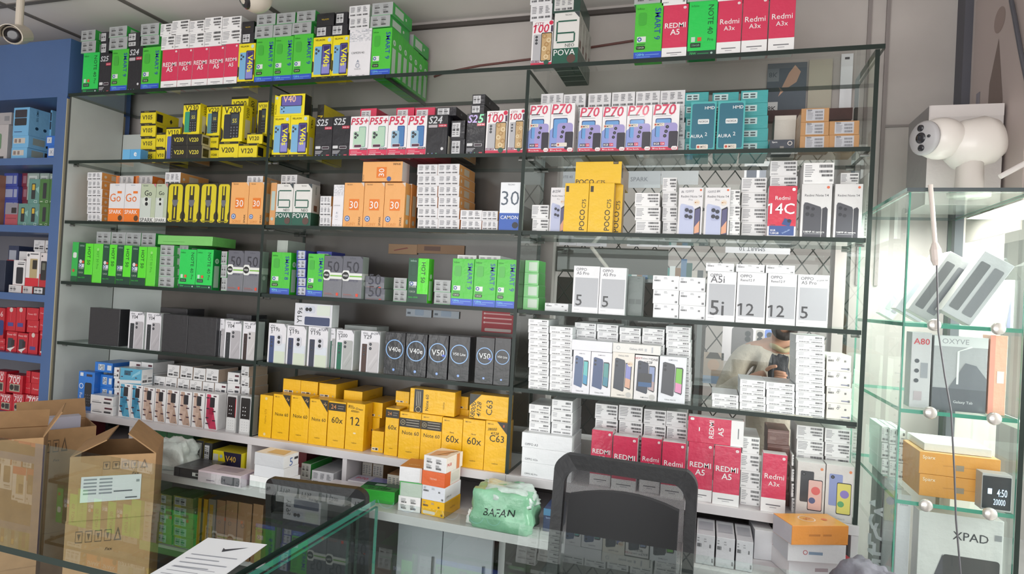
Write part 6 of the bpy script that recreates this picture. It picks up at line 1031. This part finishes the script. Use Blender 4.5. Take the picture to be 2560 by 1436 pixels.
# shelf 1.258
fb(tb('phone_poster_box', '', 0xc8c4c8, 0xb0b0b4, [Tx('A80', .5, .88, .8, 0xc8404c, 0, 1)]+[Oc(.3, .62-.13*i, .12, 0x55555c, 'phone_picture') for i in range(3)]+[Rc(.5, .4, .85, .6, 0x9a9aa2), Rc(.2, .1, .6, .22, 0xb8aab0)]), 2272, 2322, 830, 1.90, 1.258, .05, 'grey phone box with crimson lettering in the display case', 'phone box')
fb(tb('tablet_box', '', 0xb0b0b4, 0xa4a4a8, [Rc(0, .86, 1, 1, 0xd8d8da), Tx('OXYVE', .4, .93, .5, 0x9a9aa0), Rc(0, 0, 1, .3, 0x6a6c74), Pg([(.3, .3), (.6, .65), (.8, .62), (1, .45), (1, .3)], 0x7a7c84), Tx('Galaxy Tab', .58, .12, .36, 0xd8d8dc, 0, .5), Rc(.44, .36, .48, .8, 0xe8e8e8), Pg([(.44, .8), (.48, .8), (.72, .86), (.7, .88)], 0xe8e8e8)]), 2328, 2463, 838, 1.90, 1.258, .05, 'large grey tablet box with painted reflection line on middle case shelf', 'tablet box')  # white angled line paints a reflection on the box front
fb(tb('phone_poster_box', '', 0xf0b8a0, 0xe0b0a0, [Rc(0, 0, .3, 1, 0xf0a090), Rc(.45, .4, .85, .55, 0xf6e8e0)]), 2468, 2512, 838, 1.90, 1.258, .05, 'peach-coloured box beside the large grey tablet box', 'box')
# top shelf: slanted boxes
def slant(px, py, wpx, hpx, Y, dp, ang, d, lab):
    p = aty(px, py, Y); k = (Y*1.02)/FPX
    o = build_box(d, wpx*k, hpx*k, (p.x, Y, p.z), dp); o.rotation_euler = (0, R_(ang), 0); tag(o, lab, 'phone box'); return o
for i, (px, wd, c, y, lab_) in enumerate(((2214, 30, 0xa8b0ac, 2.26, 'slanted grey-green box, farthest of the leaning row in the case'), (2268, 56, 0xb4b6ba, 2.05, 'slanted grey phone box, second of the leaning row in the case'), (2300, 56, 0xc0c0c2, 1.93, 'slanted phone box with two dark phones in the leaning row'), (2388, 62, 0xc0c0c4, 1.872, 'slanted pale phone box with bluish phone in the leaning row'))):
    d = tb('slanted_phone_box', '', c, 0xd8d6d2, [RR(.1, .1, .42, .86, 0x77787c if i else 0x9aa29e, 'phone_picture', .15), RR(.55, .1, .88, .86, 0x85868c, 'phone_picture', .15)] if i != 1 else [Rc(.08, .1, .56, .8, 0xa8b0b4), RR(.62, .08, .92, .84, 0x6d6e72, 'phone_picture', .15)])
    k = Y_ = y; p = aty(px, 812, y); s = y*1.0/FPX; wq, hq = wd*s, 150*s
    o = build_box(d, wq, hq, (0, 0, 0), .05); th = R_(30); o.rotation_euler = (0, th, 0)
    o.location = (p.x, y, 1.4825+math.sin(th)*wq/2); tag(o, lab_, 'phone box')
fb(tb('white_box', '', 0xeae8ee, 0xf0f0f0, [Pg([(.1, 0), (.6, 0), (.6, .6)], 0xc8c8ea)]), 2513, 2538, 700, 1.9, 1.482, .08, 'upright white box with lilac corner on top case shelf', 'box')
# on top of the case
fb(tb('white_carton', '', 0xd0cac8, 0x8f8a8a, [Rc(.02, .88, 1, 1, 0xd8d2d0, 'box_lid')], r=()), 2312, 2500, 265, 2.13, CT+.0003, .2, 'white carton standing behind the camera on the display case', 'carton')
cm_ = empty('security_camera', (0, 0, 0)); tag(cm_, 'white pan-tilt camera with dark lens sitting on the display case', 'camera')
PW_ = M(0xe8e2dc, .3, .3); YC = 1.98
hc, ac, bc = aty(2350, 347, YC), aty(2412, 358, YC), aty(2405, 455, YC)
def ell(name, c, rx, ry, rz_, m, rot=None, parent=None):
    bm = bmesh.new(); bmesh.ops.create_uvsphere(bm, u_segments=28, v_segments=18, radius=1)
    me = bpy.data.meshes.new(name); bm.to_mesh(me); bm.free(); me.materials.append(m); me.polygons.foreach_set('use_smooth', [True]*len(me.polygons))
    o = bpy.data.objects.new(name, me); COL.objects.link(o); o.scale = (rx, ry, rz_); o.location = c; o.rotation_euler = rot or (0, 0, 0); o.parent = parent; return o
hr = .062
ell('camera_head', hc, hr, hr*.92, hr*.92, PW_, None, cm_)
fdir = Vector((-.86, -.5, -.08)).normalized(); q = fdir.to_track_quat('Z', 'Y').to_matrix().to_4x4()
lm = MB(); lm.lathe([(.046, .047), (.047, .053), (.040, .061), (.010, .064)], M(0xb8b6b8, .4), Matrix.Translation(hc) @ q, 28); fo = lm.build('face_plate', cm_, smooth=True)
for dx, dy, rr, nm in ((0, 0, .015, 'lens'), (.0, .027, .009, 'light'), (.0, -.027, .009, 'light'), (.025, 0, .004, 'sensor')):
    lm = MB(); lm.lathe([(rr, .055), (rr, .0655), (rr*.4, .0665)], M(0x2a2a30, .15, .5), Matrix.Translation(hc) @ q @ Matrix.Translation((dx, dy, 0)), 18); lm.build(nm, fo, smooth=True)
sh2 = MB(); prof = [(0, -.06), (.03, -.058), (.058, -.04), (.068, 0), (.066, .05), (.05, .075), (.01, .08)]
sh2.lathe([(max(r_, .001), z_) for r_, z_ in prof], PW_, Matrix.Translation(Vector((ac.x+.012, YC+.02, ac.z))) @ Matrix.Rotation(R_(75), 4, 'Y'), 28); sh2.build('swivel_housing', cm_, smooth=True)
nk = MB(); nk.lathe([(.05, CT+.0004), (.05, CT+.012), (.034, CT+.02), (.03, ac.z-.03)], PW_, Matrix.Translation((bc.x+.02, YC+.01, 0)), 28); nk.build('base', cm_, smooth=True)
rd = MB(); rd.tube([aty(2500, 442, 1.93), aty(2575, 402, 1.93)], .007, M(0xe4dedc, .4)); rd.build('antenna', cm_)
hang = empty('power_cable', (0, 0, 0)); tag(hang, 'pale cable with plug hanging down the front of the display case', 'cable')
mb = MB(); mb.tube([aty(x, y, 1.825) for x, y in ((2326, 462), (2329, 500), (2334, 560), (2338, 620))], .0055, M(0xdcd0c8, .4)); mb.build('thick_cord', hang)
mb = MB(); p0, p1 = aty(2337, 608, 1.825), aty(2342, 664, 1.825); mb.tube([p0, p0.lerp(p1, .3), p0.lerp(p1, .75), p1], [.007, .013, .013, .008], M(0xdccfc8, .4), 12); mb.build('plug', hang)
mb = MB(); mb.tube([aty(x, y, 1.822) for x, y in ((2342, 660), (2344, 740), (2346, 830), (2362, 940), (2378, 1030), (2386, 1180), (2390, 1300), (2402, 1440))], .0022, M(0x5a585c, .5), 6); mb.build('thin_cord', hang)

# ------------------------------------------------------------------ ceiling cameras
def bullet(px, py, Y, label):
    r = empty('ceiling_camera', (0, 0, 0)); tag(r, label, 'camera'); c = aty(px, py, Y); W_ = M(0xcfc4b6, .4, .2); d = Vector((.62, -.7, -.34)).normalized(); q = d.to_track_quat('Z', 'Y').to_matrix().to_4x4(); T = Matrix.Translation(c) @ q
    m = MB(); m.lathe([(.03, -.10), (.036, -.09), (.036, .0), (.034, .012)], W_, T, 24); m.build('body', r, smooth=True)
    m = MB(); m.lathe([(.029, .004), (.029, .0135), (.014, .0145), (.004, .0145)], M(0x26242a, .15, .5), T, 24); m.build('lens', r, smooth=True)
    m = MB(); vs = []; fs = []
    for k, zz in enumerate((-.10, .045)):
        for rr in (.0395, .042):
            for j in range(13): a = R_(-20+220*j/12); vs.append(tuple(T @ Vector((rr*math.cos(a), rr*math.sin(a), zz))))
    for j in range(12):
        fs += [(j, j+1, 26+j+1, 26+j), (13+j+1, 13+j, 39+j, 39+j+1), (j+1, j, 13+j, 13+j+1), (26+j, 27+j, 40+j, 39+j)]
    fs += [(0, 26, 39, 13), (12, 25, 51, 38)]; m.tris(vs, fs, W_); m.build('sunshield', r, fix=True)
    m = MB(); e = c-d*.06; m.tube([e+Vector((0, 0, .03)), e+Vector((0, .0, .08)), (e.x, e.y, 2.678)], .014, W_, 14); m.build('stem', r)
    m = MB(); m.lathe([(.045, 2.676), (.05, 2.68), (.05, 2.6898)], W_, Matrix.Translation((e.x, e.y, 0)), 24); m.build('ceiling_plate', r, smooth=True)
bullet(34, 88, 1.75, 'beige bullet camera hanging from the ceiling above blue cabinet')
r = empty('ceiling_camera', (0, 0, 0)); tag(r, 'round white ceiling camera above the barcode boxes', 'camera'); c = aty(640, -8, 1.8)
ell('body', c, .055, .055, .055, M(0xd6ccbe, .35, .3), None, r)
q = Vector((-.45, -.75, -.45)).normalized().to_track_quat('Z', 'Y').to_matrix().to_4x4()
m = MB(); m.lathe([(.036, .040), (.036, .046), (.028, .051), (.006, .053)], M(0x2a272a, .2, .5), Matrix.Translation(c) @ q, 24); m.build('lens', r, smooth=True)
m = MB(); m.tube([(c.x, c.y, c.z+.04), (c.x, c.y, 2.6898)], .03, M(0xd6ccbe, .35, .3), 20); m.build('stem', r)
# two ceiling lamps of the shop
for i, (x, y) in enumerate(((-1.55, .35), (-.45, .35))):
    r = empty('ceiling_lamp', (x, y, 2.69)); tag(r, f'round white ceiling lamp over the {["papered", "chair-side"][i]} counter', 'lamp')
    m = MB(); m.lathe([(.10, -.0005), (.10, -.02), (.085, -.024)], M(0xe8e8e8, .4), None, 24); m.build('housing', r, smooth=True)
    em = bpy.data.materials.new('lamp_diffuser'); em.use_nodes = True; e_ = em.node_tree.nodes['Principled BSDF']; e_.inputs['Emission Color'].default_value = (1, .98, .95, 1); e_.inputs['Emission Strength'].default_value = 30
    m = MB(); m.lathe([(.08, -.0242), (.08, -.028)], em, None, 24); m.build('diffuser', r)
# ------------------------------------------------------------------ the man, a mirror reflection built as a figure behind the pane
def skin_body(name, chains, m, parent=None, sub=2, loc=None):
    """chains: lists of (point, radius); the first point of a later chain is joined to the vertex index given"""
    vs, es, rs = [], [], []
    for at, pts in chains:
        prev = at
        for p, r in pts:
            vs.append(p); rs.append(r)
            if prev is not None: es.append((prev, len(vs)-1))
            prev = len(vs)-1
    me = bpy.data.meshes.new(name); me.from_pydata([tuple(v) for v in vs], es, []); o = bpy.data.objects.new(name, me); COL.objects.link(o)
    sk = o.modifiers.new('skin', 'SKIN'); sk.use_smooth_shade = True
    for i, r in enumerate(rs):
        r = r if isinstance(r, tuple) else (r, r); me.skin_vertices[0].data[i].radius = r
        me.skin_vertices[0].data[i].use_root = (i == 0)
    sb = o.modifiers.new('sub', 'SUBSURF'); sb.levels = sub; sb.render_levels = sub
    dg = bpy.context.evaluated_depsgraph_get(); nm = bpy.data.meshes.new_from_object(o.evaluated_get(dg)); bpy.data.objects.remove(o)
    nm.materials.clear(); nm.materials.append(m); nm.polygons.foreach_set('use_smooth', [True]*len(nm.polygons))
    o = bpy.data.objects.new(name, nm); COL.objects.link(o); o.parent = parent
    return o
MY = 3.3; MC = aty(1958, 838, MY); mx, mz = MC.x, MC.z            # chin
SKIN, CLOTH, TROU = M(0xb98a70, .55, 0, 0, .03, .05, 40), M(0xb9b0a0, .85, 0, 0, .3, .06, 30), M(0x9a8f70, .85, 0, 0, .2, .05, 20)
zc = mz; hip = zc-.66; sh0 = zc-.075; V3 = lambda x, y, z: Vector((mx+x, MY+y, z))
hand = V3(-.085, -.20, zc-.185)
el_r, el_l = V3(-.27, -.02, zc-.33), V3(.27, .02, zc-.33)
# unclothed body: pelvis root, spine, neck, head core, arms, legs
body = skin_body('person', [
    (None, [(V3(0, .02, hip), (.12, .10)), (V3(0, .02, hip+.2), (.115, .09)), (V3(0, .03, zc-.24), (.14, .10)), (V3(0, .03, sh0), (.10, .07)), (V3(0, .02, zc-.02), (.05, .05)), (V3(0, -.0, zc+.06), (.062, .075)), (V3(0, .0, zc+.14), (.072, .088)), (V3(0, .0, zc+.19), (.06, .075))]),
    (3, [(V3(-.17, .03, sh0-.02), .05), (el_r, .038), (hand+Vector((-.05, .04, -.02)), .026), (hand, (.034, .022))]),
    (3, [(V3(.17, .03, sh0-.02), .05), (el_l, .038), (V3(.25, -.18, zc-.16), .027), (V3(.235, -.24, zc-.1), (.034, .02))]),
    (0, [(V3(-.09, .02, hip-.08), .085), (V3(-.1, .0, hip*.52), .055), (V3(-.1, .04, .08), .036), (V3(-.11, -.08, .035), .034)]),
    (0, [(V3(.09, .02, hip-.08), .085), (V3(.1, .0, hip*.52), .055), (V3(.1, .04, .08), .036), (V3(.11, -.08, .035), .034)])], SKIN)
tag(body, 'man in a beige collared shirt holding a dark object, standing in for a reflection', 'person')
def child(name, chains, m, sub=2): return skin_body(name, chains, m, body, sub)
child('shirt', [(None, [(V3(0, .02, hip-.30), (.19, .15)), (V3(0, .02, hip-.02), (.165, .135)), (V3(0, .02, hip+.2), (.16, .125)), (V3(0, .03, zc-.24), (.175, .125)), (V3(0, .03, sh0-.01), (.125, .085)), (V3(0, .025, zc-.045), (.066, .062))]),
    (4, [(V3(-.175, .03, sh0-.03), .068), (el_r+Vector((0, 0, .0)), .058), (hand+Vector((-.085, .075, -.035)), .045)]),
    (4, [(V3(.175, .03, sh0-.03), .068), (el_l, .058), (V3(.255, -.13, zc-.2), .043)])], CLOTH)
child('collar', [(None, [(V3(-.062, -.012, zc-.05), .014), (V3(-.03, -.05, zc-.062), .014), (V3(0, -.062, zc-.075), .012), (V3(.03, -.05, zc-.062), .014), (V3(.062, -.012, zc-.05), .014)])], M(0xb4a884, .85))
for s in (-1, 1): child('trouser_leg', [(None, [(V3(s*.09, .02, hip-.02), .11), (V3(s*.1, .0, hip*.52), .085), (V3(s*.1, .04, .14), .07)])], TROU)
for s in (-1, 1): child('shoe', [(None, [(V3(s*.1, .06, .042), (.042, .04)), (V3(s*.105, -.05, .04), (.044, .036)), (V3(s*.11, -.14, .034), (.036, .026))])], M(0x2a2422, .5))
child('hair', [(None, [(V3(0, .03, zc+.13), (.085, .085)), (V3(0, .02, zc+.2), (.082, .092)), (V3(0, -.02, zc+.225), (.05, .06))])], M(0x1d1816, .7, 0, 0, .4, 0, 60))
child('beard', [(None, [(V3(-.05, -.035, zc+.05), .02), (V3(-.03, -.062, zc+.0), .022), (V3(0, -.072, zc-.008), .022), (V3(.03, -.062, zc+.0), .022), (V3(.05, -.035, zc+.05), .02)])], M(0x2a211d, .8, 0, 0, .4, 0, 60))
child('nose', [(None, [(V3(0, -.083, zc+.105), .011), (V3(0, -.1, zc+.075), .014)])], SKIN)
child('mouth', [(None, [(V3(-.022, -.082, zc+.045), .006), (V3(0, -.089, zc+.046), .007), (V3(.022, -.082, zc+.045), .006)])], M(0x8a4a44, .5))
for s in (-1, 1):
    ell('eye', V3(s*.028, -.079, zc+.108), .011, .008, .007, M(0xe0dcd8, .3), None, body); ell('ear', V3(s*.075, .0, zc+.09), .012, .02, .03, SKIN, None, body)
    ell('eyebrow', V3(s*.029, -.085, zc+.128), .018, .006, .004, M(0x1d1816, .7), None, body)
for k, (dx, dz, ln) in enumerate(((-.018, .022, .06), (-.006, .012, .066), (.004, .0, .063), (.01, -.013, .052))):
    b0 = hand+Vector((.018, -.006, dz)); child('finger', [(None, [(b0, .0092), (b0+Vector((ln*.4, -.022, .002)), .0088), (b0+Vector((ln*.85, -.028, .0)), .008), (b0+Vector((ln*1.0, -.012, -.002)), .007)])], SKIN)
child('thumb', [(None, [(hand+Vector((-.004, -.012, .024)), .010), (hand+Vector((.014, -.034, .045)), .0092), (hand+Vector((.042, -.04, .052)), .008)])], SKIN)
for k in range(4): b0 = V3(.235+.012*(k-1.5), -.25, zc-.082); child('finger', [(None, [(b0, .0092), (b0+Vector((0, -.012, .035)), .0088), (b0+Vector((-.003, -.03, .055)), .008)])], SKIN)
child('thumb', [(None, [(V3(.21, -.245, zc-.1), .010), (V3(.19, -.265, zc-.08), .009), (V3(.18, -.28, zc-.055), .008)])], SKIN)
gl = blob('dark_pouch', .075, .04, .13, M(0x24242a, .6, .1, 0, .3, 0, 20), 44, .14, None, (hand.x+.05, hand.y-.004, hand.z-.045), .2, .8); tag(gl, 'dark cloth pouch held in the hand of the man', 'pouch')

# ------------------------------------------------------------------ labels for the stock
ORD = ['first', 'second', 'third', 'fourth', 'fifth', 'sixth', 'seventh', 'eighth', 'ninth', 'tenth', 'eleventh', 'twelfth', 'thirteenth', 'fourteenth', 'fifteenth', 'sixteenth', 'seventeenth', 'eighteenth', 'nineteenth', 'twentieth']
ROW = {'T': 'glass top', 1: 'first shelf', 2: 'second shelf', 3: 'third shelf', 4: 'fourth shelf', 5: 'wooden bottom shelf', 'a': 'first cubby', 'b': 'second cubby', 'c': 'third cubby', 'd': 'fourth cubby', 'e': 'lowest cubby', 'u': 'board beneath deck'}
def place(it):
    k = it['k']
    if k in 'abcde' if isinstance(k, str) else False: return ROW[k]+', blue cabinet'
    if k == 'u': return ROW[k]
    return ROW[k]+', '+('left bay' if it['x'] < XA else 'middle bay' if it['x'] < XB else 'right bay')
groups = {}
for it in ITEMS:
    if it['lab']: continue
    groups.setdefault((it['look'], place(it)), []).append(it)
GRP = {}
for (look, pl), its in groups.items():
    cols = []
    for it in sorted(its, key=lambda q: (q['x'])):
        for c in cols:
            if abs(c[0]['x']-it['x']) < .028 and abs(c[0]['y']-it['y']) < .02: c.append(it); break
        else: cols.append([it])
    cols.sort(key=lambda c: c[0]['x'])
    for ci, c in enumerate(cols):
        c.sort(key=lambda q: q['z'])
        for li, it in enumerate(c):
            t = look
            if len(c) > 1: t += ', '+('lowest' if li == 0 else 'topmost' if li == len(c)-1 else ORD[li]+' up')
            if len(cols) > 1: t += ', '+ORD[ci]+(' stack' if len(c) > 1 else '')+' from left'
            elif len(c) > 1: t += ' in stack'
            t += ', '+pl
            it['lab'] = t; it['grp'] = it['grp'] or (look+' items on '+pl if len(its) > 1 else None)
seen = {}
for it in ITEMS:
    o = it['o']; t = it['lab']
    if len(t.split()) > 16: t = t.replace(' from left', '').replace('wooden bottom shelf', 'bottom shelf').replace(' with small codes', '')
    if len(t.split()) > 16: print('LONG', len(t.split()), t)
    if t in seen: print('DUP', t)
    seen[t] = 1; tag(o, t, it['cat'], it['grp'])
